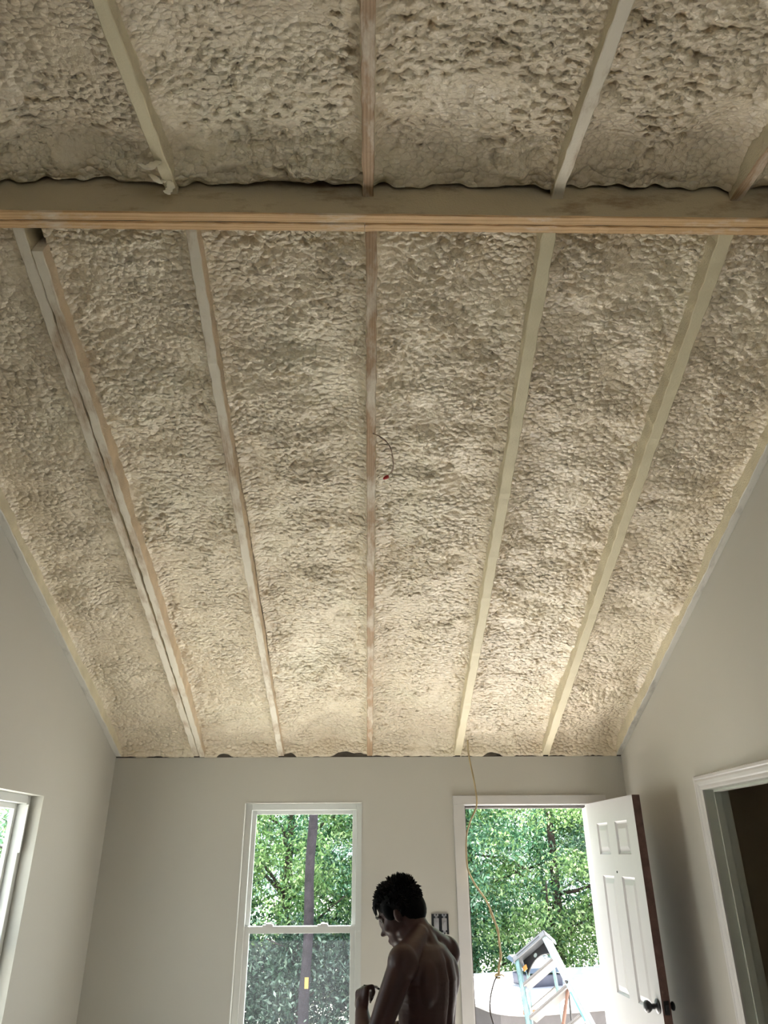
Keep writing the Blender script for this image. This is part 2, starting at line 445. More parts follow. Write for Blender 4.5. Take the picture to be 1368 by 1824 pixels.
# board nailed alongside the left rafter, a little proud and bowed away so that a dark split shows
rafter('sister_board', OF, eF, LF, xf[0]+0.024, xf[0]+0.060, 0.004, LF-0.085, [M_MIX, M_SIDEP], 'board nailed beside the left rafter, cut short of the beam', drop=0.006, bow=0.013, seed=31, parent=ceil)
# edge rafters against both side walls
rafter('edge_rafter', OF, eF, LF, XL-0.12, XL+0.036, 0.004, LF, [M_PALE, M_SIDE], 'grey-white board along the left wall top', seed=41, parent=ceil)
rafter('edge_rafter', OF, eF, LF, XR-0.034, XR+0.12, 0.004, LF, [M_PALE, M_SIDE], 'grey-white board along the right wall top', seed=42, parent=ceil)
xb = [-1.275, -0.662, -0.010, 0.622, 1.232]
bk_spec = [([M_COAT, M_SIDE], 'back slope rafter end at the left edge of the picture'), ([M_COAT, M_SIDE], 'back slope rafter with peeling foam scraps at its end'),
           ([M_RED, M_SIDE], 'centre back slope rafter of reddish bare wood'), ([M_MIX, M_SIDE], 'back slope rafter right of centre with bare grained wood'),
           ([M_RED, M_SIDE], 'back slope rafter at the right edge of the picture')]
bks = []
for i, x in enumerate(xb):
    bks.append(rafter('rafter', OB, eB, LB, x-hw, x+hw, 0.0, LB, bk_spec[i][0], bk_spec[i][1], seed=60+i, parent=ceil, drop=0.0))
rafter('edge_rafter', OB, eB, LB, XL-0.12, XL+0.036, 0.0, LB, [M_PALE, M_SIDE], None, seed=71, parent=ceil)
rafter('edge_rafter', OB, eB, LB, XR-0.034, XR+0.12, 0.0, LB, [M_PALE, M_SIDE], None, seed=72, parent=ceil)

def foam_bay(O, e, x0, x1, ts, seed, label, endfn):
    """one bay of sprayed foam between two rafters, a lumpy surface hung below the deck"""
    ns = int((x1-x0)/0.0048)+1
    s = np.linspace(x0, x1, ns); S, T = np.meshgrid(s, ts)
    dx = np.minimum(S-x0, x1-S)
    sx = 57.3*((seed*0.377) % 1); sy = 91.7*((seed*0.731) % 1)
    # large swells left by the spray passes
    big = vnoise(S*4.2+sx, T*3.3+sy, 3) - 0.5
    mid = vnoise(S*9+sx, T*13+sy, 4) - 0.5
    wx = (vnoise(S*12+sx, T*12+sy, 5)-0.5)*0.6; wy = (vnoise(S*12+sy, T*12+sx, 6)-0.5)*0.6
    a, a2 = worley(S/0.037+wx+sx, T/0.029+wy+sy, 21)
    b, b2 = worley(S/0.0215+wx+sy, T/0.0185+wy+sx, 22)
    rough = np.clip(0.35+1.5*(vnoise(S*5+sy, T*4+sx, 8)-0.15), 0.35, 1.3)
    la = np.sqrt(np.clip(1-(a/0.86)**2, 0, 1)); lb = np.sqrt(np.clip(1-(b/0.86)**2, 0, 1))
    pick = np.clip((vnoise(S*6+sx, T*7+sx, 9)-0.25)*2.2, 0.15, 1.0)
    lump = la*0.030*rough*pick + lb*0.015*np.clip(rough, 0.5, 1.1)*(1.15-0.5*pick)
    depth = 0.108 - big*0.040 - mid*0.022 - lump
    # foam climbs the rafter sides
    fil = np.exp(-dx/0.021)
    depth = depth*(1-0.28*fil) - 0.004*fil*(vnoise(S*40, T*22+sy, 12)-0.3)
    depth = endfn(depth, S, T, seed)
    depth = np.clip(depth, -0.004, 0.16)
    sag = lump*0.55                      # lumps lean down the slope
    Tn = T - sag*(1 if e is eF else -1)
    P = O[None, None, :] + S[..., None]*np.array([1, 0, 0]) + Tn[..., None]*e[0] + depth[..., None]*e[1]
    nt_, ns_ = S.shape
    idx = np.arange(nt_*ns_).reshape(nt_, ns_)
    Fq = np.stack([idx[:-1, :-1], idx[:-1, 1:], idx[1:, 1:], idx[1:, :-1]], -1).reshape(-1, 4)
    o = mesh_np('foam_fill', P.reshape(-1, 3), Fq, M_FOAM, ceil)
    o['label'] = label
    return o
def end_front(d, S, T, seed):
    # ragged end at the wall plate: foam curls down onto it and leaves a few dark holes
    w = np.exp(-(np.clip(T-0.012, 0, 9)/0.045)**2)
    r = vnoise(S*14+seed*7.1, T*9+3, 14)+0.5*vnoise(S*45+seed, T*40, 15)-0.75
    roll_ = np.exp(-((T-0.10)/0.04)**2)*0.020*vnoise(S*11+seed*3, T*5, 16)
    hole = np.clip((vnoise(S*6.5+seed*2.3, T*0+0.5, 17)-0.64)*6, 0, 1)*np.exp(-(T/0.03)**2)
    return d*(1-w) + w*(-0.004+0.016*r) - roll_*(1-w) + hole*0.035
def end_back(d, S, T, seed):
    # rolled bead where the foam meets the beam
    w = np.exp(-((T-0.0)/0.05)**2)
    bead = np.exp(-((T-0.045-0.02*vnoise(S*7+seed, T*0, 18))/0.028)**2)*0.028*(0.5+vnoise(S*13+seed*3, T*11, 19))
    lum = (vnoise(S*24+seed*5, T*24, 24)-0.4)*0.030*np.exp(-(T/0.08)**2)
    return d*(1-0.50*w) + 0.014*np.exp(-((T-0.14)/0.06)**2) - bead - lum
tsF = np.arange(0.003, LF+0.06, 0.0048)
edgesF = [XL+0.036] + [q for x in xf for q in (x-hw, x+hw)] + [XR-0.034]
edgesF[2] = xf[0]+0.058
fl_lab = ['lumpy foam beside the left wall', 'lumpy foam right of the split rafter', 'lumpy foam left of the centre rafter', 'lumpy foam right of the centre rafter', 'lumpy foam with pinkish light, second bay from the right wall', 'lumpy foam beside the right wall']
for k in range(6):
    foam_bay(OF, eF, edgesF[2*k]-0.002, edgesF[2*k+1]+0.002, tsF, k+1, fl_lab[k], end_front)
tsB = np.concatenate([np.arange(0.0, 1.05, 0.0046), np.arange(1.06, LB, 0.03)])
edgesB = [XL+0.036] + [q for x in xb for q in (x-hw, x+hw)] + [XR-0.034]
for k in range(6):
    foam_bay(OB, eB, edgesB[2*k]-0.002, edgesB[2*k+1]+0.002, tsB, k+11, 'lumpy foam on the back slope', end_back)

# blocking above the wall plate, coloured dark as gap shade, one per bay
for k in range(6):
    MB().box((edgesF[2*k]-(0.04 if k == 1 else 0), D+0.004, ZT-0.004), (edgesF[2*k+1], D+0.03, ZT+0.17)).build('blocking', M_GAPSHADE, ceil)

structure(MB().box((XL-0.12, D+0.03, ZT-0.006), (XR+0.12, D+0.13, ZT+0.14)).build('leak_blocker', M_GAPSHADE), 'added dark framing that blocks sun leaks behind the front wall top', 'framing')  # added box, keeps sun from leaking past the rafter ends
# ridge beam: two plies with a dark joint
beam = empty('ridge_beam', (0, BY0, BZ))
beam['kind'] = 'structure'; beam['label'] = 'double-ply wooden ridge beam across the room, amber bare underside'; beam['category'] = 'beam'
def ply(y0, y1, xa, xb_, z0, seed):
    n = 60; r = np.random.default_rng(seed); V = []; h = 0.30
    for i in range(n):
        x = xa+(xb_-xa)*i/(n-1); j = r.normal(0, 0.0007, 3)
        V += [(x, y0+j[0]+0.003, z0+j[1]), (x, y1-0.003+j[0], z0+j[1]), (x, y1, z0+0.004), (x, y1, z0+h), (x, y0, z0+h), (x, y0+j[2], z0+0.004)]
    Fc = []; mi = []
    for i in range(n-1):
        for k in range(6):
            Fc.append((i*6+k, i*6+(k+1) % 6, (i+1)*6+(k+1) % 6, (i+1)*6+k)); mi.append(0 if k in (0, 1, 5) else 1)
    Fc += [tuple(range(6)), tuple((n-1)*6+k for k in range(6))]; mi += [0, 0]
    # local frame: local Y runs along the board so that the grain follows it
    V = [(-(p[1]-y0), p[0], p[2]-z0) for p in V]
    mb = MB(); mb.add(V, Fc); mb.mi = mi
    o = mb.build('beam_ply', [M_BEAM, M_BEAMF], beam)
    o.matrix_local = Matrix(((0, -1, 0, 0), (1, 0, 0, 0), (0, 0, 1, 0), (0, 0, 0, 1)))
    o.matrix_local = Matrix.Translation((0, y0-BY0, z0-BZ)) @ Matrix(((0, 1, 0, 0), (-1, 0, 0, 0), (0, 0, 1, 0), (0, 0, 0, 1)))
    return o
jx = -0.022
ply(BY0, BY0+0.0365, XL-0.1, XR+0.1, BZ, 1)
ply(BY0+0.0395, BY1, XL-0.1, jx-0.0008, BZ-0.001, 2)
ply(BY0+0.0395, BY1, jx+0.0008, XR+0.1, BZ+0.001, 3)

# ------------------------------------------------------------------ front window (double hung)
w1 = empty('window_1', ((WIN[0]+WIN[1])/2, D, WIN[2])); structure(w1, 'white vinyl double-hung window in the front wall', 'window')
def sash_window(root, wdt, z0, z1, zm, latches, inset=0.075):
    """in local coordinates: x along the wall, +y outward, z up from the sill"""
    h = z1-z0; a = -wdt/2; b = wdt/2; fw = 0.040; y = inset
    def rect(mb, x0, x1, za, zb, t, y0, y1):
        mb.box((x0, y0, za), (x0+t, y1, zb)); mb.box((x1-t, y0, za), (x1, y1, zb))
        mb.box((x0+t, y0, zb-t), (x1-t, y1, zb)); mb.box((x0+t, y0, za), (x1-t, y1, za+t))
    mb = MB(); rect(mb, a, b, 0, h, fw, y-0.02, y+0.055)
    rect(mb, a+fw, b-fw, fw, h-fw, 0.012, y+0.03, y+0.055)
    mb.build('window_frame', M_VINYL, root, bevel=0.002)
    zmr = zm-z0
    # upper sash, outer track
    up = MB(); rect(up, a+fw, b-fw, zmr-0.005, h-fw, 0.026, y+0.028, y+0.050)
    up = up.build('upper_sash', M_VINYL, root, bevel=0.002)
    MB().box((a+fw+0.02, y+0.037, zmr+0.015), (b-fw-0.02, y+0.041, h-fw-0.02)).build('pane', M_GLASS, up)
    lo = MB(); rect(lo, a+fw-0.008, b-fw+0.008, 0.03, zmr+0.028, 0.040, y-0.004, y+0.024)
    lo = lo.build('lower_sash', M_VINYL, root, bevel=0.003)
    MB().box((a+fw+0.028, y+0.008, 0.062), (b-fw-0.028, y+0.012, zmr-0.008)).build('pane', M_GLASSH, lo)
    for lx in latches:
        q = MB(); q.box((lx-0.034, y-0.006, zmr+0.028), (lx+0.034, y+0.020, zmr+0.036)); q.lathe([(0, 0.013), (0.010, 0.012), (0.013, 0.006)], (lx, y+0.006, zmr+0.034), (0, 0, 1), 14)
        q.box((lx-0.012, y-0.016, zmr+0.036), (lx+0.030, y+0.002, zmr+0.043))
        q.build('sash_latch', M_TRIM, lo, bevel=0.001)
sash_window(w1, WIN[1]-WIN[0], WIN[2], WIN[3], 1.325, (-0.205, 0.145))
MB().box((-0.46, -0.03, -0.02), (0.46, 0.05, 0.0)).build('window_sill', M_TRIM, w1, bevel=0.004)
# thin pale corner bead around the opening
cb = MB()
for (p, q) in (((-0.3955, -0.003, 0), (-0.3915, 0.004, 1.482)), ((0.3885, -0.003, 0), (0.3925, 0.004, 1.482)), ((-0.3955, -0.003, 1.478), (0.3925, 0.004, 1.482))):
    cb.box(p, q)
cb.build('corner_bead', M_TRIM, w1)

# left window, same make, seen edge-on
w2 = empty('window_2', (XL, (LWIN[0]+LWIN[1])/2, LWIN[2]), rz=R(90)); structure(w2, 'white window with deep bright reveal in the left wall', 'window')
sash_window(w2, LWIN[1]-LWIN[0], LWIN[2], LWIN[3], 1.325, (-0.2, 0.2), inset=0.085)
MB().box((0.385, 0.055, 1.18), (0.392, 0.068, 1.41)).build('sash_stop', M_VINYL, w2)
w3 = empty('added_window', ((BWIN[0]+BWIN[1])/2, YB, BWIN[2]), rz=R(180)); structure(w3, 'added wide window behind the camera, extra daylight for the room', 'window')
sash_window(w3, BWIN[1]-BWIN[0], BWIN[2], BWIN[3], 1.45, (-0.4, 0.4))

# ------------------------------------------------------------------ front door: casing, jamb, leaf
OPL, OPR, OPT = 0.640, 1.470, 2.060
tr1 = MB()
tr1.box((0.561, D-0.016, 0), (0.634, D, 2.064)); tr1.box((1.530, D-0.016, 0), (1.600, D, 2.064)); tr1.box((0.561, D-0.017, 2.064), (1.600, D, 2.120))
structure(tr1.build('trim_1', M_TRIM, bevel=0.002), 'flat white casing around the front door opening', 'trim')
jb = MB(); jb.box((DR[0], D-0.004, 0), (OPL, D+0.14, 2.078)); jb.box((OPR, D-0.004, 0), (DR[1]+0.04, D+0.14, 2.078)); jb.box((OPL, D-0.004, OPT), (OPR, D+0.14, 2.078))
structure(jb.build('trim_2', M_TRIM), 'white jamb boards lining the front door opening', 'trim')
ws = MB(); ws.box((OPL, D+0.05, 0), (OPL+0.008, D+0.075, OPT)); ws.box((OPL, D+0.05, OPT-0.012), (OPR, D+0.075, OPT)); ws.box((OPL, D+0.076, 0), (OPL+0.014, D+0.14, OPT)); ws.box((OPL, D+0.076, OPT-0.016), (OPR, D+0.14, OPT))
structure(ws.build('trim_3', plain('weather_strip', (0.10, 0.09, 0.085), 0.7, var=0.2)), 'dark weather strip in the front door frame', 'trim')

door = empty('door_1', (1.462, D-0.045, 0.012))
structure(door, 'open white six-panel entry door with dark unpainted edge', 'door')
fp = at(1125, 1416, 2, 2.060)
ang = math.atan2(fp[1]-(D-0.045), fp[0]-1.462)          # direction of the leaf from its hinge
door.rotation_euler = (0, 0, ang)
LX0, LW, LH, LT = 0.035, 0.873, 2.046, 0.044
# local: x from the hinge to the free edge, visible face is at y = -LT/2 side turned to the left wall
panels = [(pa, pb, za, zb) for za, zb in ((1.743, 1.921), (1.017, 1.628), (0.23, 0.84)) for pa, pb in ((0.205, 0.407), (0.537, 0.742))]
def door_leaf():
    bm = bmesh.new()
    xs = sorted(set([LX0, LW]+[p for q in panels for p in q[:2]])); zs = sorted(set([0, LH]+[p for q in panels for p in q[2:]]))
    for side in (-1, 1):
        y = side*LT/2
        vv = {}
        for x in xs:
            for z in zs: vv[x, z] = bm.verts.new((x, y, z))
        for xa, xb_ in zip(xs[:-1], xs[1:]):
            for za, zb in zip(zs[:-1], zs[1:]):
                quad = [vv[xa, za], vv[xb_, za], vv[xb_, zb], vv[xa, zb]]
                if any(abs(p[0]-xa) < 1e-6 and abs(p[2]-za) < 1e-6 and abs(p[3]-zb) < 1e-6 for p in panels):
                    rings = [quad]
                    for ins, dep in ((0.007, 0.007), (0.014, 0.010), (0.040, 0.003), (0.043, 0.0025)):
                        rings.append([bm.verts.new((x, y-side*dep, z)) for x, z in ((xa+ins, za+ins), (xb_-ins, za+ins), (xb_-ins, zb-ins), (xa+ins, zb-ins))])
                    for r0, r1 in zip(rings[:-1], rings[1:]):
                        for k in range(4): bm.faces.new((r0[k], r0[(k+1) % 4], r1[(k+1) % 4], r1[k]))
                    bm.faces.new(rings[-1])
                else: bm.faces.new(quad)
    me_faces = len(bm.faces)
    for (a, b) in (((LX0, 0), (LW, 0)), ((LW, 0), (LW, LH)), ((LW, LH), (LX0, LH)), ((LX0, LH), (LX0, 0))):
        q = [bm.verts.new((a[0], -LT/2, a[1])), bm.verts.new((b[0], -LT/2, b[1])), bm.verts.new((b[0], LT/2, b[1])), bm.verts.new((a[0], LT/2, a[1]))]
        f = bm.faces.new(q); f.material_index = 1
    bmesh.ops.recalc_face_normals(bm, faces=bm.faces)
    me = bpy.data.meshes.new('door_leaf'); bm.to_mesh(me); bm.free()
    me.materials.append(M_DOOR); me.materials.append(M_DOOREDGE)
    return link(bpy.data.objects.new('door_leaf', me), door)
leaf = door_leaf()
for sd in (-1, 1):
    kl = 1.0 if sd < 0 else 0.55
    k = MB(); k.lathe([(h_*kl, r_*(0.75 if sd > 0 else 1)) for h_, r_ in ((0, 0.033), (0.006, 0.033), (0.010, 0.026), (0.014, 0.013), (0.034, 0.012), (0.040, 0.020), (0.052, 0.0275), (0.064, 0.027), (0.071, 0.019), (0.073, 0.004))], (0.822, sd*LT/2, 1.048), (0, sd, 0), 24)
    k = k.build('door_knob', M_BLACK, door, smooth=True); k['label'] = 'black round door knob'
lp = MB(); lp.box((LW, -0.0135, 1.018), (LW+0.0018, 0.0135, 1.078)); lp.box((LW+0.0018, -0.006, 1.036), (LW+0.014, 0.008, 1.060))
lp.build('latch_plate', M_BLACK, door)['label'] = 'dark latch plate on the door edge'
MB().lathe([(0, 0.006), (0.003, 0.006), (0.004, 0.004)], (0.474, -LT/2, 1.650), (0, -1, 0), 12).build('peephole', M_BLACK, door)
MB().lathe([(0, 0.006), (0.003, 0.006), (0.004, 0.004)], (0.474, LT/2, 1.650), (0, 1, 0), 12).build('peephole', M_BLACK, door)
for hz in (0.2, 1.0, 1.82):
    MB().tube([(0.018, 0.012, hz-0.045), (0.018, 0.012, hz+0.045)], 0.017, 10).build('hinge', M_STEEL, door)

# ------------------------------------------------------------------ right doorway casing
def casing_profile_run(mb, along, O, L, wdir, ndir):
    """moulded casing: profile in (w across, n out), swept along"""
    prof = [(0, 0), (0, 0.010), (0.008, 0.013), (0.020, 0.012), (0.026, 0.016), (0.040, 0.019), (0.050, 0.018), (0.055, 0.022), (0.066, 0.022), (0.070, 0.018), (0.070, 0)]
    O, along, wdir, ndir = (np.array(q, float) for q in (O, along, wdir, ndir))
    V = [O+wdir*a+ndir*b for a, b in prof]+[O+along*L+wdir*a+ndir*b for a, b in prof]
    n = len(prof); Fc = [(i, (i+1) % n, n+(i+1) % n, n+i) for i in range(n)]+[tuple(range(n))[::-1], tuple(range(n, 2*n))]
    mb.add(V, Fc)
cs = MB()
YJ1, YJ0, ZJ = 3.973, 3.172, 2.058
casing_profile_run(cs, (0, 0, 1), (XR, YJ1, 0), ZJ+0.07, (0, 1, 0), (-1, 0, 0))
casing_profile_run(cs, (0, 0, 1), (XR, YJ0, 0), ZJ+0.07, (0, -1, 0), (-1, 0, 0))
casing_profile_run(cs, (0, -1, 0), (XR-0.0005, YJ1+0.07, ZJ), YJ1-YJ0+0.14, (0, 0, 1), (-1, 0, 0))
structure(cs.build('trim_4', M_TRIM), 'moulded white casing around the right doorway', 'trim')
rj = MB(); rj.box((XR-0.002, YJ1, 0), (XR+0.125, YJ1+0.013, ZJ+0.004)); rj.box((XR-0.002, YJ0-0.013, 0), (XR+0.125, YJ0, ZJ+0.004)); rj.box((XR-0.002, YJ0, ZJ), (XR+0.125, YJ1, ZJ+0.005))
rj.box((XR+0.045, YJ1-0.011, 0), (XR+0.080, YJ1, ZJ)); rj.box((XR+0.045, YJ0, 0), (XR+0.080, YJ0+0.011, ZJ)); rj.box((XR+0.045, YJ0, ZJ-0.011), (XR+0.080, YJ1, ZJ))
structure(rj.build('trim_5', M_FIXT, bevel=0.001), 'grey-green jamb and stop inside the right doorway', 'trim')

# baseboards
for nm, a, b, lab in (('baseboard_left', (XL, YB, 0), (XL+0.014, D, 0.09), 'left'), ('baseboard_right', (XR-0.014, 4.05, 0), (XR, D, 0.09), 'right'), ('baseboard_front', (XL+0.014, D-0.014, 0), (0.56, D, 0.09), 'front')):
    structure(MB().box(a, b).build(nm, M_TRIM, bevel=0.003), 'white baseboard along the %s wall' % lab, 'baseboard')
#@@PART2@@
# ------------------------------------------------------------------ ceiling odds and ends
def hitslope(u, v, O, e, off=0.0):
    d = ray(u, v); n = e[1]; c = n@(O+n*off); return EYEP + d*((c-n@EYEP)/(n@d))
# wire and red wire nut hanging from the centre rafter
wr = empty('dangling_wire', hitslope(664, 772, OF, eF), 'thin wire with a red wire nut dangling from the centre rafter', 'wire')
o0 = np.array(wr.location)
pw = [hitslope(664, 772, OF, eF, -0.001)] + [hitslope(u, v, OF, eF, -dz) for u, v, dz in ((676, 777, .02), (688, 786, .035), (697, 803, .045), (701, 824, .05), (697, 840, .05), (690, 849, .05))]
def smoothpts(P, n=6):
    P = [np.array(p, float) for p in P]; out = []
    for i in range(len(P)-1):
        p0 = P[max(i-1, 0)]; p1 = P[i]; p2 = P[i+1]; p3 = P[min(i+2, len(P)-1)]
        for k in range(n):
            t = k/n; out.append(0.5*((2*p1)+(-p0+p2)*t+(2*p0-5*p1+4*p2-p3)*t*t+(-p0+3*p1-3*p2+p3)*t**3))
    out.append(P[-1]); return out
M_WIRE = plain('wire_jacket', (0.22, 0.14, 0.09), 0.5, var=0.3)
MB().tube([p-o0 for p in smoothpts(pw)], 0.0016, 6).build('wire', M_WIRE, wr, smooth=True)
MB().tube([p-o0+np.array((0.004*math.sin(i*0.5), 0.004, 0)) for i, p in enumerate(smoothpts(pw))], 0.0014, 6).build('wire', M_WIRE, wr, smooth=True)
nut = MB(); ne = pw[-1]-o0; ndir = np.array([-0.7, -0.1, -0.5])
nut.lathe([(-0.004, 0.0075), (0.006, 0.0085), (0.018, 0.006), (0.022, 0.003)], ne, ndir, 12); nut = nut.build('wire_nut', plain('red_plastic', (0.45, 0.03, 0.03), 0.4, var=0.1), wr, smooth=True)
nut['label'] = 'red wire nut'
# foam scraps peeling off the beam and rafter ends
def scrap(pts, w, parent, seed):
    r = np.random.default_rng(seed); P = smoothpts(pts, 5); mb = MB(); V = []; n = len(P)
    for i, p in enumerate(P):
        t = P[min(i+1, n-1)]-P[max(i-1, 0)]; t /= np.linalg.norm(t)
        s = np.cross(t, np.array([0.2, -0.9, 0.3])); s /= np.linalg.norm(s); nn = np.cross(s, t)
        ww = w*(0.45+0.75*math.sin(math.pi*(i+0.6)/(n+0.2)))*(1+r.normal(0, 0.18))
        V += [p-s*ww-nn*0.001, p+s*ww-nn*0.001, p+s*ww*0.95+nn*0.002, p-s*ww*0.95+nn*0.002]
    Fc = [(i*4+k, i*4+(k+1) % 4, i*4+4+(k+1) % 4, i*4+4+k) for i in range(n-1) for k in range(4)]+[(0, 1, 2, 3), ((n-1)*4+3, (n-1)*4+2, (n-1)*4+1, (n-1)*4)]
    mb.add(V, Fc); o = mb.build('foam_scrap', M_SCRAP, parent, smooth=True); o['label'] = 'pale peeling foam scrap'; return o
M_SCRAP = plain('foam_scrap', (0.90, 0.85, 0.72), 0.6, var=0.1)
pl = lambda u, v, y: at(u, v, 1, y)
scrap([pl(284, 287, 1.56), pl(273, 293, 1.545), pl(262, 299, 1.535), pl(249, 292, 1.54)], 0.012, ceil, 1)
scrap([pl(294, 322, 1.61), pl(283, 323, 1.60), pl(274, 316, 1.595), pl(266, 310, 1.59)], 0.011, ceil, 2)
scrap([pl(301, 322, 1.61), pl(304, 333, 1.615), pl(296, 345, 1.62)], 0.012, ceil, 3)
scrap([pl(1001, 373, 1.700), pl(1003, 378, 1.698), pl(1003, 384, 1.698)], 0.007, beam, 4)
scrap([pl(1282, 356, 1.700), pl(1287, 370, 1.696), pl(1290, 386, 1.696)], 0.006, beam, 5)

# ------------------------------------------------------------------ beige cable hanging by the front door
cp = [(833, 1318, 5.03), (835, 1345, 5.06), (846, 1400, 5.08), (849, 1435, 5.09), (838, 1462, 5.09), (831, 1490, 5.09), (832, 1540, 5.09), (843, 1570, 5.10), (868, 1608, 5.12), (884, 1650, 5.14), (891, 1690, 5.15), (889, 1725, 5.15), (886, 1738, 5.15)]
cable = empty('hanging_cable', at(*cp[0][:2], 1, cp[0][2]), 'beige cable hanging from the rafter down past the front door', 'cable')
c0 = np.array(cable.location)
M_CAB = plain('cable_jacket', (0.36, 0.28, 0.15), 0.5, var=0.25, vscale=15)
MB().tube([p-c0 for p in smoothpts([at(u, v, 1, y) for u, v, y in cp])], 0.0055, 8).build('cable_run', M_CAB, cable, smooth=True)
lowp = [(886, 1738, 5.15), (880, 1750, 5.15), (874, 1775, 5.14), (873, 1800, 5.13), (879, 1824, 5.12), (890, 1850, 5.10)]
MB().tube([p-c0 for p in smoothpts([at(u, v, 1, y) for u, v, y in lowp])], 0.0045, 8).build('cable_run', plain('cable_dark', (0.06, 0.048, 0.045), 0.5, var=0.2), cable, smooth=True)
tw = [p-c0+np.array((0.007*math.cos(i*0.9), -0.004, 0)) for i, p in enumerate(smoothpts([at(u, v, 1, y) for u, v, y in cp[8:]]))]
MB().tube(tw, 0.0045, 8).build('cable_run', M_CAB, cable, smooth=True)
kn = MB(); kc = at(887, 1738, 1, 5.15)-c0
kn.tube([kc+np.array((0.016*math.cos(t), 0.006*math.sin(2*t), 0.012*math.sin(t))) for t in np.linspace(0, 5.6, 16)], 0.0055, 8)
kn.tube([kc, kc+np.array((0.022, 0, 0.006)), kc+np.array((0.038, 0, -0.004))], [0.005, 0.0045, 0.003], 8)
kn.build('cable_knot', M_CAB, cable, smooth=True)

# ------------------------------------------------------------------ electrical box with two unmounted switches
bc = at(784, 1646, 1, D)
eb = empty('switch_box', (bc[0], D, bc[2]), 'black double switch box without cover plate, left of the door', 'switch box')
q = MB()
for a, b in (((-0.054, -0.004, -0.056), (0.054, 0.0, -0.050)), ((-0.054, -0.004, 0.050), (0.054, 0.0, 0.056)), ((-0.054, -0.004, -0.056), (-0.048, 0.0, 0.056)), ((0.048, -0.004, -0.056), (0.054, 0.0, 0.056)), ((-0.05, -0.002, -0.052), (0.05, 0.0, 0.052))): q.box(a, b)
q.build('box_rim', M_BLACK, eb)
for sx in (-0.024, 0.026):
    s_ = MB(); s_.box((sx-0.008, -0.008, -0.046), (sx+0.008, -0.004, 0.046)); s_.box((sx-0.014, -0.010, -0.056), (sx+0.014, -0.006, -0.044)); s_.box((sx-0.014, -0.010, 0.044), (sx+0.014, -0.006, 0.058))
    s_ = s_.build('switch_yoke', plain('zinc', (0.42, 0.42, 0.44), 0.4, metal=0.5, var=0.1), eb, bevel=0.0008)
    t_ = MB(); t_.box((sx-0.015, -0.018, -0.033), (sx+0.015, -0.004, 0.033)); t_.box((sx-0.005, -0.028, -0.010), (sx+0.005, -0.016, 0.012)); t_.build('switch_body', plain('switch_plastic', (0.30, 0.30, 0.32), 0.5, var=0.1), s_, bevel=0.001)
    for dz in (-0.051, 0.052): MB().lathe([(0, 0.004), (0.004, 0.004), (0.006, 0.002)], (sx, -0.010, dz), (0, -1, 0), 10).build('screw', M_BLACK, s_)

# ------------------------------------------------------------------ outside ground
GZ = -0.95
M_GROUND = plain('pale_gravel', (0.60, 0.57, 0.52), 0.9, var=0.25, vscale=1.5, bmp=0.5, bscale=20, bdist=0.02)
gr = MB(); gr.box((-40, D+0.13, GZ-0.1), (40, 60, GZ)); gr.box((-40, -30, GZ-0.1), (40, D+0.13, GZ-0.001))
structure(gr.build('ground', M_GROUND), 'pale sunlit gravel ground outside', 'ground')
st = MB(); st.box((0.1, D+0.13, GZ), (2.6, D+2.85, -0.03))
structure(st.build('porch_slab', plain('concrete', (0.66, 0.64, 0.61), 0.85, var=0.12, vscale=4)), 'concrete porch slab outside the front door', 'porch')

# ------------------------------------------------------------------ trees
M_BARK = plain('bark', (0.055, 0.04, 0.035), 0.9, var=0.45, vscale=12, bmp=0.8, bscale=30, bdist=0.02)
M_BARKP = plain('bark_purple', (0.024, 0.018, 0.024), 0.9, var=0.55, vscale=7, bmp=0.9, bscale=24, bdist=0.02)
LEAVES = [leaf_mat('leaf_green', [(0.0, (0.015, 0.05, 0.025)), (0.4, (0.068, 0.195, 0.105)), (0.8, (0.18, 0.38, 0.23)), (1.0, (0.56, 0.68, 0.58))]),  # palest stop of each leaf set paints in sunlit highlights
          leaf_mat('leaf_yellow', [(0.0, (0.03, 0.06, 0.015)), (0.4, (0.13, 0.25, 0.075)), (0.8, (0.30, 0.46, 0.17)), (1.0, (0.62, 0.70, 0.42))]),
          leaf_mat('leaf_blue', [(0.0, (0.012, 0.036, 0.028)), (0.4, (0.055, 0.135, 0.09)), (0.8, (0.17, 0.30, 0.21)), (1.0, (0.48, 0.58, 0.52))])]
LEAVES.append(leaf_mat('leaf_dark', [(0.0, (0.006, 0.02, 0.012)), (0.4, (0.022, 0.06, 0.034)), (0.8, (0.07, 0.13, 0.085)), (1.0, (0.35, 0.45, 0.38))], 0.4))  # palest stop here is painted sun sparkle too
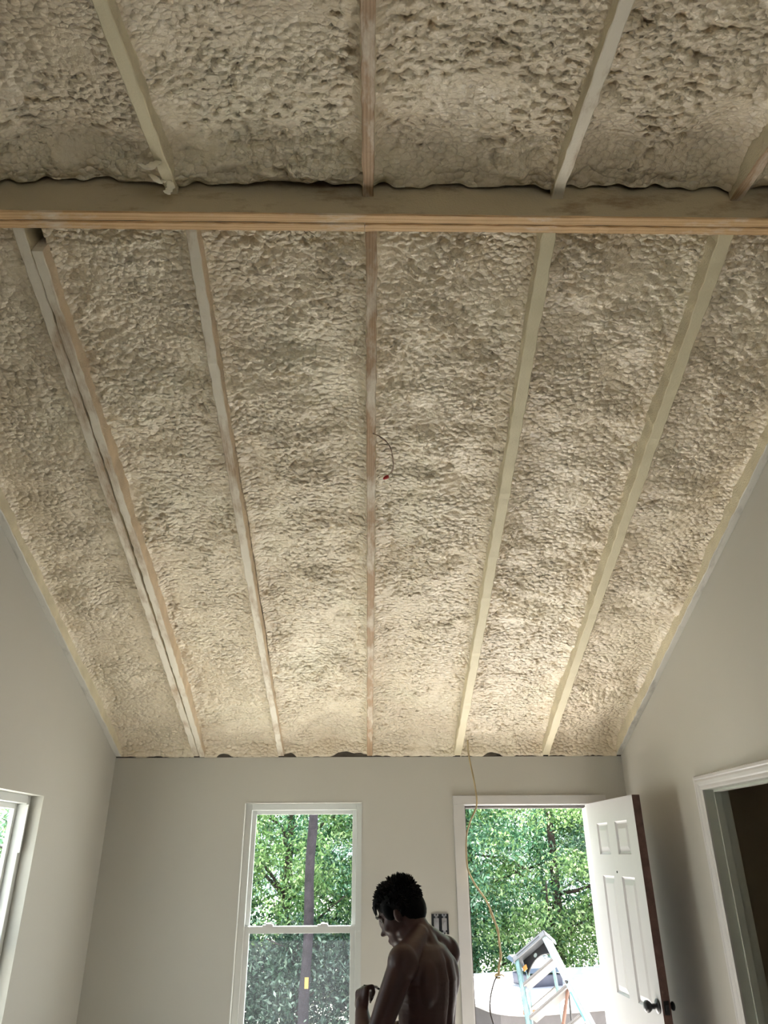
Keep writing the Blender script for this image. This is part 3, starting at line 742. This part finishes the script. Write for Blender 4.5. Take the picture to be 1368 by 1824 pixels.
def tree(x, y, h, rad, kind, n, label, seed, low=0.0, trunk_r=0.11, name='tree', size=0.036):
    r = np.random.default_rng(seed); o = empty(name, (x, y, GZ), label, 'tree', 'trees outside the house')
    mb = MB(); tp = []
    sway = r.normal(0, 0.12, 2)
    for i in range(8):
        t = i/7; tp.append((sway[0]*math.sin(t*3), sway[1]*math.sin(t*2.3), h*0.92*t))
    mb.tube(tp, [trunk_r*(1-0.75*i/7) for i in range(8)], 8)
    C = []
    for k in range(16):
        t = r.uniform(0.12, 0.9); b = np.array(tp[int(t*7)]); a = r.uniform(0, 6.28); L = rad*r.uniform(0.5, 0.95)
        e_ = b+np.array((math.cos(a)*L, math.sin(a)*L, L*r.uniform(0.2, 0.7)))
        mid_ = (b+e_)/2+r.normal(0, 0.08, 3)
        mb.tube(smoothpts([b, mid_, e_], 3), list(np.linspace(trunk_r*0.35, 0.008, 7)), 5)
    mb.build('trunk', M_BARK, o, smooth=True)
    # leaf sprays
    nc = 330
    u = r.normal(size=(nc, 3)); u /= np.linalg.norm(u, axis=1)[:, None]; u *= r.uniform(0.25, 1, (nc, 1))**0.5
    cz0, cz1 = low, h
    C = np.stack([u[:, 0]*rad, u[:, 1]*rad, (cz0+cz1)/2+u[:, 2]*(cz1-cz0)/2], 1)
    ci = r.integers(0, nc, n)
    P = C[ci]+r.normal(size=(n, 3))*np.array([0.16, 0.16, 0.10])
    A = r.normal(size=(n, 3)); A /= np.linalg.norm(A, axis=1)[:, None]
    B = r.normal(size=(n, 3)); B -= A*(A*B).sum(1)[:, None]; B /= np.linalg.norm(B, axis=1)[:, None]
    Nn = np.cross(A, B); sz = size*r.uniform(0.5, 1.4, (n, 1))
    V = np.stack([P-A*sz, P+B*sz*0.42+Nn*sz*0.12, P+A*sz, P-B*sz*0.42+Nn*sz*0.12], 1).reshape(-1, 3)
    V[:, 2] = np.maximum(V[:, 2], 0.02)
    i4 = np.arange(n)*4
    Fq = np.concatenate([np.stack([i4, i4+1, i4+2], 1), np.stack([i4, i4+2, i4+3], 1)])
    f = mesh_np('foliage', V, Fq, LEAVES[kind], o, smooth=False); f['kind'] = 'stuff'
    return o
TL = [(-1.2, 13.2, 5.2, 1.7, 1, 44000, 'yellow-green leafy tree seen at the left of the front window'),
      (0.3, 13.8, 5.6, 1.8, 0, 44000, 'green leafy tree seen at the right of the front window'),
      (1.7, 13.8, 5.4, 1.7, 0, 44000, 'green leafy tree at the left of the door opening'),
      (2.9, 13.2, 5.4, 1.7, 1, 44000, 'yellow-green leafy tree in the middle of the door opening'),
      (4.6, 13.4, 5.4, 1.8, 2, 44000, 'dark bluish-green tree beside the open door leaf'),
      (-2.6, 13.8, 5.8, 1.8, 2, 20000, 'bluish-green tree behind the front wall, left of the window'),
      (-4.3, 12.2, 5.6, 1.8, 1, 26000, 'yellow-green tree seen through the left window'),
      (-6.0, 11.4, 5.8, 1.8, 0, 20000, 'green tree further left outside the left window'),
      (0.9, 16.6, 7.0, 2.3, 2, 26000, 'tall bluish-green tree behind the leafy row, between window and door'),
      (3.6, 17.2, 7.0, 2.4, 2, 26000, 'tall bluish-green tree behind the row, over the trailer'),
      (-1.8, 16.6, 7.0, 2.4, 0, 26000, 'tall green tree behind the row, left of the bare trunk'),
      (6.4, 15.2, 6.5, 2.2, 0, 12000, 'tall green tree hidden mostly by the door leaf'),
      (-4.8, 15.4, 6.8, 2.3, 2, 12000, 'tall dark tree behind the left window trees')]
for i, (x, y, h, rd, k, n, lab) in enumerate(TL): tree(x, y, h, rd, k, n, lab, 100+i)
for i, (x, y, h, rd, k, lab) in enumerate([(-2.2, 11.9, 2.0, 0.8, 3, 'low green shrub at the bottom left of the front window'), (-1.0, 11.6, 1.9, 0.8, 3, 'low dark shrub left of the bare trunk'), (0.2, 11.9, 2.1, 0.8, 3, 'low dark green shrub right of the bare trunk')]):
    o = tree(x, y, h, rd, k, 12000, lab, 300+i, trunk_r=0.03, name='shrub'); o['category'] = 'shrub'; o['group'] = 'shrubs below the front window'
# the bare straight trunk seen through the window
pA, pB = at(541, 1815, 1, 10.6), at(558, 1440, 1, 10.6)
dd = (pB-pA)/(pB[2]-pA[2]); base = pA+dd*(GZ-pA[2])
tk = empty('pine_trunk', base, 'bare dark purple-grey tree trunk standing behind the front window', 'tree trunk')
mb = MB(); n = 26
mb.tube([dd*(7.5*i/(n-1))+np.array((0.012*math.sin(i*1.3), 0, 0)) for i in range(n)], [0.068*(1-0.25*i/(n-1))*(1+0.05*math.sin(i*2.1)) for i in range(n)], 12)
mb.build('trunk', M_BARKP, tk, smooth=True)
tgp = at(546, 1751, 1, 10.52)-base
MB().box(tgp-np.array((0.024, 0.006, 0.06)), tgp+np.array((0.024, 0.0, 0.06))).build('tag', plain('yellow_tag', (0.40, 0.25, 0.05), 0.5, var=0.05), tk, bevel=0.002)['label'] = 'small yellow tag on the trunk'

# ------------------------------------------------------------------ folding camping trailer
yawT = R(18); tO = np.array([1.30, 8.22, 0.0])
tr = empty('camper_trailer', (tO[0], tO[1], GZ), 'white-topped folding camper trailer parked outside the door', 'trailer', rz=yawT)
RZ = 0.375-GZ                       # roof lip height above the ground
def outline(L=3.6, Wd=2.25, ch=0.36, ins=0.0, nb=5):
    pts = []
    cs_ = [(ch, ch, 225), (L-ch, ch, 315), (L-ch, Wd-ch, 45), (ch, Wd-ch, 135)]
    for cx, cy, mid_ in cs_:
        for k in range(nb):
            a = R(mid_-45+90*k/(nb-1)); pts.append((cx+(ch-ins)*math.cos(a), cy+(ch-ins)*math.sin(a)))
    return pts
mb = MB(); rings = []
for ins, z in ((0.02, -0.03), (0.0, -0.02), (0.0, 0.01), (0.015, 0.035), (0.06, 0.045), (0.14, 0.05)):
    rings.append([(x, y, RZ+z) for x, y in outline(ins=ins)])
k = len(rings[0]); V = [p for r_ in rings for p in r_]
Fc = [(i*k+j, i*k+(j+1) % k, (i+1)*k+(j+1) % k, (i+1)*k+j) for i in range(len(rings)-1) for j in range(k)]
Fc += [tuple(range(k))[::-1]]
# gently domed top
cx, cy = 1.8, 1.175; dome = []
for s_, z in ((0.7, 0.054), (0.35, 0.058)):
    dome.append([(cx+(x-cx)*s_, cy+(y-cy)*s_, RZ+z) for x, y in outline(ins=0.14)])
for dr in dome:
    o_ = len(V)-k; V += dr; Fc += [(o_+j, o_+(j+1) % k, o_+k+(j+1) % k, o_+k+j) for j in range(k)]
Fc.append(tuple(range(len(V)-k, len(V))))
mb.add(V, Fc); mb.build('roof', plain('trailer_white', (0.50, 0.50, 0.53), 0.4, var=0.02), tr, smooth=False, bevel=0.004)
mb = MB(); b0 = outline(ins=0.05); k = len(b0)
mb.add([(x, y, 0.35) for x, y in b0]+[(x, y, RZ-0.03) for x, y in b0], [(j, (j+1) % k, k+(j+1) % k, k+j) for j in range(k)]+[tuple(range(k))[::-1], tuple(range(k, 2*k))])
mb.build('body', plain('trailer_body', (0.05, 0.045, 0.048), 0.5, var=0.15), tr)
mb = MB(); b0 = outline(ins=-0.006); b1 = outline(ins=0.01)
mb.add([(x, y, RZ-0.03) for x, y in b0]+[(x, y, RZ-0.012) for x, y in b0], [(j, (j+1) % k, k+(j+1) % k, k+j) for j in range(k)]+[tuple(range(k))[::-1], tuple(range(k, 2*k))])
mb.build('roof_lip', plain('lip_trim', (0.25, 0.24, 0.23), 0.4, var=0.05), tr)
ml = MB().box((0.20, -0.02, RZ-0.012), (0.33, 0.012, RZ+0.028)).build('marker_light', plain('amber_lens', (0.30, 0.06, 0.01), 0.3, var=0.1), tr, bevel=0.006); ml['label'] = 'orange marker light'
for wx in (1.55, 2.15):
    for wy in (0.12, 2.0):
        wh = MB().lathe([(0, 0.15), (0.0, 0.28), (0.02, 0.31), (0.16, 0.31), (0.18, 0.28), (0.18, 0.15)], (wx, wy, 0.31), (0, 1, 0), 24).build('wheel', M_BLACK, tr, smooth=False)
MB().tube([(0.1, 1.17, 0.42), (-1.1, 1.17, 0.42)], 0.045, 8).build('tow_bar', M_BLACK, tr)
# roof vent with raised lid
vc = at(958, 1752, 2, 0.375+0.06)
vl = Matrix.Rotation(-yawT, 3, 'Z') @ Vector((vc[0]-tO[0], vc[1]-tO[1], 0))
vt = MB(); vx, vy = vl.x, vl.y; vz = RZ+0.04
vt.box((vx-0.21, vy-0.2, vz), (vx+0.21, vy+0.2, vz+0.13)); vt = vt.build('roof_vent', plain('vent_dark', (0.035, 0.04, 0.065), 0.4, var=0.2), tr, bevel=0.015)
ld = MB(); ld.add([(vx-0.25, vy-0.24, vz+0.15), (vx+0.27, vy-0.24, vz+0.15), (vx+0.27, vy+0.26, vz+0.25), (vx-0.25, vy+0.26, vz+0.25), (vx-0.22, vy-0.2, vz+0.20), (vx+0.24, vy-0.2, vz+0.20), (vx+0.24, vy+0.22, vz+0.29), (vx-0.22, vy+0.22, vz+0.29)],
       [(0,3,2,1),(4,5,6,7),(0,1,5,4),(1,2,6,5),(2,3,7,6),(3,0,4,7)])
ld.build('vent_lid', plain('vent_lid', (0.045, 0.065, 0.095), 0.35, var=0.05), vt, bevel=0.01)

# ------------------------------------------------------------------ stepladder leaning outside
LA, LB_, LC_, LE_ = (np.array(p) for p in ((1.303, 7.249, 0.908), (1.528, 7.119, 1.094), (1.285, 6.851, 0.545), (1.597, 6.670, 0.804)))
lc = LA
lad = empty('stepladder', lc, 'pale aqua fibreglass stepladder standing tilted outside the open door', 'ladder')
M_FIB = plain('ladder_aqua', (0.11, 0.19, 0.195), 0.5, var=0.40, vscale=14)
M_FIBW = plain('ladder_white', (0.22, 0.26, 0.265), 0.5, var=0.15, vscale=20)
M_ALU = plain('ladder_step', (0.13, 0.12, 0.115), 0.5, metal=0.0, var=0.12)
M_RUST = plain('ladder_leg_brown', (0.13, 0.06, 0.04), 0.6, var=0.3)
a_ = (LB_-LA)/np.linalg.norm(LB_-LA)
ax_ = (LC_+LE_)/2-(LA+LB_)/2; b_ = ax_-a_*(a_@ax_); b_ /= np.linalg.norm(b_)
n_ = np.cross(a_, b_)
if n_[1] > 0: n_ = -n_
def rail(P, Q, t0, t1, w, d, off=0.0):
    P0 = P+(Q-P)*t0-lc; P1 = P+(Q-P)*t1-lc; V = []
    for c in (P0, P1):
        V += [c-a_*w/2+n_*(off-d/2), c+a_*w/2+n_*(off-d/2), c+a_*w/2+n_*(off+d/2), c-a_*w/2+n_*(off+d/2)]
    return V, [(0,1,2,3),(4,7,6,5),(0,4,5,1),(1,5,6,2),(2,6,7,3),(3,7,4,0)]
TLf, TRt = 2.58, 2.75
for (P, Q, t1, sg) in ((LA, LC_, TLf, -1), (LB_, LE_, TRt, 1)):
    mb = MB(); mb.add(*rail(P, Q, -0.05, t1, 0.040, 0.010, 0.035)); mb.add(*rail(P+a_*sg*0.018, Q+a_*sg*0.018, -0.05, t1, 0.006, 0.08))
    r_ = mb.build('front_rail', M_FIB if sg < 0 else M_FIBW, lad)
    mb = MB()
    for t0_, t1_ in ((1.1, 1.6),):
        mb.add(*rail(P-a_*sg*0.012, Q-a_*sg*0.012, t0_, t1_, 0.012, 0.003, 0.042))
    mb.build('paint_streak', plain('aqua_streak', (0.05, 0.20, 0.27), 0.5, var=0.3), r_)
for t in (0.42, 0.95, 1.47, 1.98, 2.45):
    P = LA+(LC_-LA)*t-lc; Q = LB_+(LE_-LB_)*t-lc; c = (P+Q)/2; aa = (Q-P)/np.linalg.norm(Q-P); hw_ = np.linalg.norm(Q-P)/2-0.02
    mb = MB(); mb.frame(c, aa, b_, n_, (-hw_, -0.004, -0.05), (hw_, 0.004, 0.04)); mb.frame(c, aa, b_, n_, (-hw_, 0.0, 0.030), (hw_, 0.028, 0.040)); mb.frame(c, aa, b_, n_, (-hw_, 0.010, 0.0395), (hw_, 0.014, 0.044))
    mb.build('step', M_ALU, lad)
cm = (LA+LB_)/2-lc; tw_ = np.linalg.norm(LB_-LA)/2+0.028
mb = MB(); mb.frame(cm, a_, b_, n_, (-tw_, -0.050, -0.10), (tw_, -0.040, 0.055)); mb.frame(cm, a_, b_, n_, (-tw_, -0.050, 0.045), (tw_, 0.000, 0.055)); mb.frame(cm, a_, b_, n_, (-tw_, -0.05, -0.10), (-tw_+0.01, 0.0, 0.055)); mb.frame(cm, a_, b_, n_, (tw_-0.01, -0.05, -0.10), (tw_, 0.0, 0.055))
capo = mb.build('top_cap', plain('cap_grey', (0.10, 0.105, 0.115), 0.5, var=0.1), lad, bevel=0.003)
MB().frame(cm, a_, b_, n_, (-tw_+0.05, -0.030, 0.055), (tw_-0.06, -0.022, 0.0565)).build('cap_slot', M_BLACK, capo)
mb = MB(); V = []
for i in range(13):
    x = -tw_+0.045+(2*tw_-0.09)*i/12; y = 0.035+0.075*((i-6)/6)**2
    V += [cm+a_*x+b_*(-0.04)-n_*0.05, cm+a_*x+b_*y-n_*0.05, cm+a_*x+b_*y-n_*0.04, cm+a_*x+b_*(-0.04)-n_*0.04]
mb.add(V, [(i*4+k, i*4+(k+1) % 4, i*4+4+(k+1) % 4, i*4+4+k) for i in range(12) for k in range(4)]+[(0, 1, 2, 3), (51, 50, 49, 48)])
brk = mb.build('cap_bracket', M_BLACK, lad)
MB().lathe([(0, 0.018), (0.004, 0.018)], cm-a_*0.01+b_*0.005-n_*0.039, n_, 14).build('rivet_plate', M_FIBW, brk)
MB().frame(cm, a_, b_, n_, (-tw_+0.045, 0.055, 0.0), (-tw_+0.085, 0.10, 0.004)).build('warning_sticker', plain('yellow_label', (0.40, 0.18, 0.03), 0.5, var=0.1), lad)
b2 = np.array((0.06, 0.05, -1.0)); b2 /= np.linalg.norm(b2)
ct = cm-n_*0.07
for sg, L in ((-1, 0.86), (1, 1.10)):
    MB().tube([ct+a_*sg*0.13, ct+a_*sg*0.20+b2*L], 0.015, 6).build('rear_leg', M_FIB, lad)
for t in (0.30, 0.62):
    hw_ = 0.14+0.05*t
    MB().tube([ct-a_*hw_+b2*t, ct+a_*hw_+b2*t], 0.011, 6).build('rear_brace', M_ALU, lad)
    MB().tube([ct-a_*hw_+b2*t, ct-a_*(hw_-0.03)+b2*(t+0.09)], 0.007, 6).build('brace_stay', M_STEEL, lad)
Q1 = LB_+(LE_-LB_)*0.93-lc-a_*0.02
MB().tube([Q1, Q1+np.array((-0.14, 0.05, -0.55))], 0.014, 6).build('spreader', M_RUST, lad)
MB().tube([Q1, Q1+np.array((0.02, 0.10, -0.38))], 0.008, 6).build('spreader', M_BLACK, lad)
MB().lathe([(0, 0.012), (0.02, 0.012), (0.026, 0.008)], Q1+a_*0.02+n_*0.03, n_, 10).build('hinge_bolt', M_BLACK, lad)

# ------------------------------------------------------------------ person
PX, PY, PTH = 0.217, 3.40, R(58)
per = empty('person', (PX, PY, 0), 'shirtless dark-haired person with bowed head holding a cable by the window', 'person', rz=PTH)
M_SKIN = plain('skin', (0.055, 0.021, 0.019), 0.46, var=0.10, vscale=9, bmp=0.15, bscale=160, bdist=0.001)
def remesh(mb, name, vox, material, parent, smooth_it=5, post=None):
    me = bpy.data.meshes.new(name+'_raw'); me.from_pydata(mb.v, [], mb.f); me.update()
    bm = bmesh.new(); bm.from_mesh(me); bmesh.ops.remove_doubles(bm, verts=bm.verts, dist=1e-6); bmesh.ops.recalc_face_normals(bm, faces=bm.faces); bm.to_mesh(me); bm.free()
    o = bpy.data.objects.new(name, me); COL.objects.link(o)
    rm = o.modifiers.new('r', 'REMESH'); rm.mode = 'VOXEL'; rm.voxel_size = vox
    sm = o.modifiers.new('s', 'SMOOTH'); sm.iterations = smooth_it; sm.factor = 0.5
    dg = bpy.context.evaluated_depsgraph_get(); dg.update()
    m2 = bpy.data.meshes.new_from_object(o.evaluated_get(dg)); m2.name = name
    o.modifiers.clear(); o.data = m2; bpy.data.meshes.remove(me)
    if post:
        n = len(m2.vertices); co = np.empty(n*3, np.float32); m2.vertices.foreach_get('co', co); co = co.reshape(-1, 3)
        post(co); m2.vertices.foreach_set('co', co.ravel())
    m2.materials.clear(); m2.materials.append(material)
    m2.polygons.foreach_set('use_smooth', [True]*len(m2.polygons)); m2.update()
    o.parent = parent
    return o
def limb(mb, p0, r0, p1, r1, n=None, ell=None):
    p0 = np.array(p0, float); p1 = np.array(p1, float); L = np.linalg.norm(p1-p0); n = n or max(4, int(L/0.012))
    for i in range(n+1):
        t = i/n; mb.ball(p0+(p1-p0)*t, r0+(r1-r0)*t, 12, 8)
body = MB()
# torso: stacked ellipses (z, y, rx, ry)
prof = [(0.90, 0.0, 0.150, 0.105), (0.97, 0.0, 0.150, 0.105), (1.04, 0.0, 0.136, 0.095), (1.10, -0.004, 0.130, 0.092), (1.17, -0.010, 0.140, 0.100), (1.24, -0.016, 0.153, 0.108), (1.31, -0.020, 0.163, 0.110), (1.37, -0.022, 0.160, 0.095), (1.41, -0.020, 0.115, 0.070)]
for (z0, y0, a0, b0), (z1, y1, a1, b1) in zip(prof[:-1], prof[1:]):
    for i in range(4):
        t = i/4; mx = lambda p, q: p+(q-p)*t
        body.ball((0, mx(y0, y1), mx(z0, z1)), (mx(a0, a1), mx(b0, b1), 0.045), 20, 8)
for sg in (-1, 1):
    body.ball((sg*0.085, -0.075, 1.31), (0.062, 0.038, 0.085), 14, 10)       # shoulder blade
    body.ball((sg*0.080, 0.065, 1.30), (0.070, 0.035, 0.055), 14, 10)        # chest
    limb(body, (sg*0.028, 0.0, 1.462), 0.044, (sg*0.155, -0.012, 1.400), 0.052)   # trapezius
    limb(body, (sg*0.02, -0.075, 1.02), 0.030, (sg*0.035, -0.085, 1.28), 0.030)    # muscles beside the spine
# neck and bowed head
HC = np.array([0, 0.105, 1.543]); hp = R(-30); hyaw = R(14)
RX = np.array([[1, 0, 0], [0, math.cos(hp), -math.sin(hp)], [0, math.sin(hp), math.cos(hp)]])
RZm = np.array([[math.cos(hyaw), -math.sin(hyaw), 0], [math.sin(hyaw), math.cos(hyaw), 0], [0, 0, 1]])
HM = RZm@RX
def hd(p): return HC+HM@np.array(p, float)
limb(body, (0, -0.018, 1.40), 0.066, hd((0, -0.030, -0.055)), 0.056)
for c, r_ in (((0, -0.012, 0.030), (0.074, 0.094, 0.088)), ((0, 0.030, -0.030), (0.064, 0.062, 0.075)), ((0, 0.040, -0.075), (0.052, 0.050, 0.040)),
              ((0, 0.072, -0.108), (0.024, 0.022, 0.018)), ((0, 0.090, -0.005), (0.010, 0.014, 0.026)), ((0, 0.102, -0.036), (0.0155, 0.016, 0.012)),
              ((0, 0.080, 0.022), (0.046, 0.014, 0.011)), ((0, 0.086, -0.070), (0.022, 0.013, 0.007)), ((0, 0.085, -0.083), (0.020, 0.013, 0.007)),
              ((-0.042, 0.062, -0.030), (0.020, 0.022, 0.018)), ((0.042, 0.062, -0.030), (0.020, 0.022, 0.018)),
              ((-0.074, -0.005, -0.015), (0.009, 0.016, 0.028)), ((0.074, -0.005, -0.015), (0.009, 0.016, 0.028)), ((-0.050, 0.005, -0.080), (0.018, 0.035, 0.026)), ((0.050, 0.005, -0.080), (0.018, 0.035, 0.026))):
    body.ball(hd(c), r_, 16, 12, M=HM)
# arms
SHL, ELL, WRL = (-0.180, -0.010, 1.384), (-0.290, 0.080, 1.085), (-0.165, 0.185, 1.208)
SHR, ELR, WRR = (0.180, -0.015, 1.384), (0.222, 0.015, 1.120), (0.075, 0.160, 1.120)
for S_, E_, W_ in ((SHL, ELL, WRL), (SHR, ELR, WRR)):
    S_, E_, W_ = map(np.array, (S_, E_, W_))
    body.ball(S_, (0.060, 0.062, 0.066), 16, 12)
    md = S_*0.55+E_*0.45; limb(body, S_, 0.055, md, 0.049); limb(body, md, 0.049, E_, 0.037)
    m2 = E_*0.7+W_*0.3; limb(body, E_, 0.039, m2, 0.044); limb(body, m2, 0.044, W_, 0.028)
# hands: palm, four curled fingers, thumb
def hand(W_, d, pn, side):
    """d: wrist to knuckles, pn: the way the palm looks, side: towards the thumb"""
    W_, d, pn = np.array(W_, float), np.array(d, float), np.array(pn, float)
    d /= np.linalg.norm(d); pn -= d*(pn@d); pn /= np.linalg.norm(pn); s = np.cross(d, pn)*side
    limb(body, W_, 0.025, W_+d*0.03, 0.026, 3)
    for i, o_ in enumerate((-0.028, -0.0095, 0.0095, 0.028)):
        limb(body, W_+d*0.025+s*o_*0.75, 0.0160, W_+d*0.072+s*o_*1.05, 0.0125, 6)
        k = W_+d*0.076+s*o_*1.08; ln = (0.030, 0.038, 0.041, 0.037)[i]; bend = (1.0, 0.98, 0.92, 0.80)[i]
        a1 = 1.25*bend; a2 = 2.75*bend; a3 = 3.7*bend
        p1 = k+ln*(d*math.cos(a1)+pn*math.sin(a1)); p2 = p1+ln*0.75*(d*math.cos(a2)+pn*math.sin(a2)); p3 = p2+ln*0.6*(d*math.cos(a3)+pn*math.sin(a3))
        limb(body, k, 0.0102, p1, 0.0094, 5); limb(body, p1, 0.0094, p2, 0.0084, 4); limb(body, p2, 0.0084, p3, 0.0074, 4)
    t0 = W_+d*0.028+s*0.026; t1 = t0+d*0.030+s*0.022+pn*0.014; t2 = t1+d*0.030+pn*0.020-s*0.004; t3 = t2+d*0.014+pn*0.018-s*0.010
    limb(body, t0, 0.015, t1, 0.0115, 5); limb(body, t1, 0.0115, t2, 0.010, 4); limb(body, t2, 0.010, t3, 0.0085, 3)
    return W_+d*0.085+pn*0.028, s
HL, sL = hand(WRL, (0.28, 0.18, 0.75), (0.80, -0.40, -0.30), 1)
HR, sR = hand(WRR, (-0.75, 0.62, 0.05), (-0.3, -0.2, 0.85), -1)
# legs inside the jeans
for sg in (-1, 1):
    limb(body, (sg*0.085, 0, 0.88), 0.075, (sg*0.10, 0.01, 0.50), 0.050); limb(body, (sg*0.10, 0.01, 0.50), 0.048, (sg*0.105, -0.02, 0.09), 0.035)
def spine(co):
    back = co[:, 1] < -0.03
    g = np.exp(-(co[:, 0]/0.013)**2)*np.clip((co[:, 2]-0.95)/0.08, 0, 1)*np.clip((1.42-co[:, 2])/0.06, 0, 1)
    co[:, 1] += np.where(back, g*0.013, 0)
    # eye hollows
    q = (co-HC)@HM
    for sx in (-0.031, 0.031):
        e = np.exp(-(((q[:, 0]-sx)/0.016)**2+((q[:, 2]-0.004)/0.010)**2))*(q[:, 1] > 0.03)
        co -= (HM@np.array([0, 0.009, 0]))[None, :]*e[:, None]
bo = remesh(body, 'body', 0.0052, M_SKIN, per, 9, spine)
for sx in (-0.030, 0.030):
    ey = MB().ball(hd((sx, 0.070, 0.003)), 0.0115, 12, 8).build('eye', plain('eye', (0.10, 0.07, 0.06), 0.2, var=0.3), per, smooth=True)
    br = MB(); br.tube([hd((sx*0.5, 0.094, 0.022)), hd((sx, 0.092, 0.029)), hd((sx*1.6, 0.078, 0.022))], [0.003, 0.0045, 0.002], 6); br.build('eyebrow', M_BLACK, per, smooth=True)
# hair
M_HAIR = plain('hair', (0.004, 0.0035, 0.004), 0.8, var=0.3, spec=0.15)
hr = np.random.default_rng(4); hair = MB()
hair.ball(hd((0, -0.018, 0.036)), (0.081, 0.095, 0.087), 20, 14, M=HM)
hair.ball(hd((0, -0.060, -0.010)), (0.070, 0.055, 0.070), 16, 12, M=HM)
hair.ball(hd((0, 0.042, 0.072)), (0.058, 0.048, 0.032), 16, 12, M=HM)
for sg in (-1, 1): hair.ball(hd((sg*0.066, 0.020, 0.018)), (0.014, 0.028, 0.036), 10, 8, M=HM)
for i in range(1500):
    v = hr.normal(size=3); v /= np.linalg.norm(v)
    if v[2] < -0.45 or (v[1] > 0.35 and v[2] < 0.30) or (abs(v[0]) > 0.7 and v[1] > 0 and v[2] < 0.1): continue
    p = np.array([v[0]*0.078, v[1]*0.092-0.018, v[2]*0.084+0.036]); 
    if v[2] < -0.05: p[1] = min(p[1], -0.03)
    g = v*0.55+np.array([0.0, 0.35 if v[1] > -0.2 else -0.25, 0.35 if v[2] > 0.3 else -0.75])+hr.normal(size=3)*0.25; g /= np.linalg.norm(g)
    ln = hr.uniform(0.010, 0.026)*(1.1 if v[2] > 0.5 else 0.9)
    hair.tube([hd(p-v*0.008), hd(p+g*ln*0.5+v*0.004), hd(p+g*ln)], [0.0062, 0.0038, 0.0006], 4)
for i in range(40):   # fringe falling over the forehead
    x = hr.uniform(-0.055, 0.055); y0 = 0.072-0.5*x*x/0.06
    hair.tube([hd((x*0.9, y0-0.01, 0.085)), hd((x, y0+0.020, 0.066)), hd((x*1.02+hr.normal()*0.004, y0+0.026, 0.040+hr.normal()*0.006))], [0.008, 0.006, 0.0007], 4)
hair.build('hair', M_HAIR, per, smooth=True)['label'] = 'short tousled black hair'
# jeans and boots, below the frame
je = MB()
je.ball((0, 0, 0.93), (0.160, 0.116, 0.06), 20, 10); je.ball((0, 0, 0.86), (0.163, 0.120, 0.09), 20, 10)
for sg in (-1, 1):
    limb(je, (sg*0.085, 0, 0.86), 0.092, (sg*0.10, 0.01, 0.50), 0.070); limb(je, (sg*0.10, 0.01, 0.50), 0.070, (sg*0.105, -0.02, 0.10), 0.066)
remesh(je, 'jeans', 0.012, plain('denim', (0.05, 0.07, 0.12), 0.8, var=0.2, vscale=30, bmp=0.3, bscale=200), per, 4)
for sg in (-1, 1):
    bt = MB(); limb(bt, (sg*0.105, -0.045, 0.055), 0.050, (sg*0.115, 0.13, 0.042), 0.040); limb(bt, (sg*0.105, -0.03, 0.05), 0.048, (sg*0.105, -0.02, 0.16), 0.046)
    remesh(bt, 'boot', 0.010, plain('boot_leather', (0.12, 0.08, 0.05), 0.6, var=0.2), per, 3, lambda co: np.maximum(co[:, 2], 0.002, out=co[:, 2]))
# cable held between both hands
M4p = Matrix.Translation((PX, PY, 0)) @ Matrix.Rotation(PTH, 4, 'Z')
wp = lambda p: np.array(M4p @ Vector(tuple(p)))
hcab = empty('held_cable', wp(HL), 'short black cable end held between the hands of the person', 'cable')
h0 = np.array(hcab.location)
pts = [HL+np.array((-0.015, 0.01, 0.01)), HL+np.array((0.03, -0.02, 0.0)), HL+np.array((0.075, -0.05, -0.03)), (HL+HR)/2+np.array((0.04, -0.05, 0.01)), HR+np.array((0.02, -0.02, 0.05)), HR, HR+np.array((0.01, 0.03, -0.12)), HR+np.array((0.03, 0.08, -0.42))]
MB().tube([wp(p)-h0 for p in smoothpts(pts)], 0.004, 8).build('cable_run', M_BLACK, hcab, smooth=True)
MB().tube([wp(HL+np.array((0.012, -0.008, 0.006)))-h0, wp(HL+np.array((0.034, -0.022, 0.0)))-h0], 0.0062, 8).build('connector', M_TRIM, hcab, smooth=True)
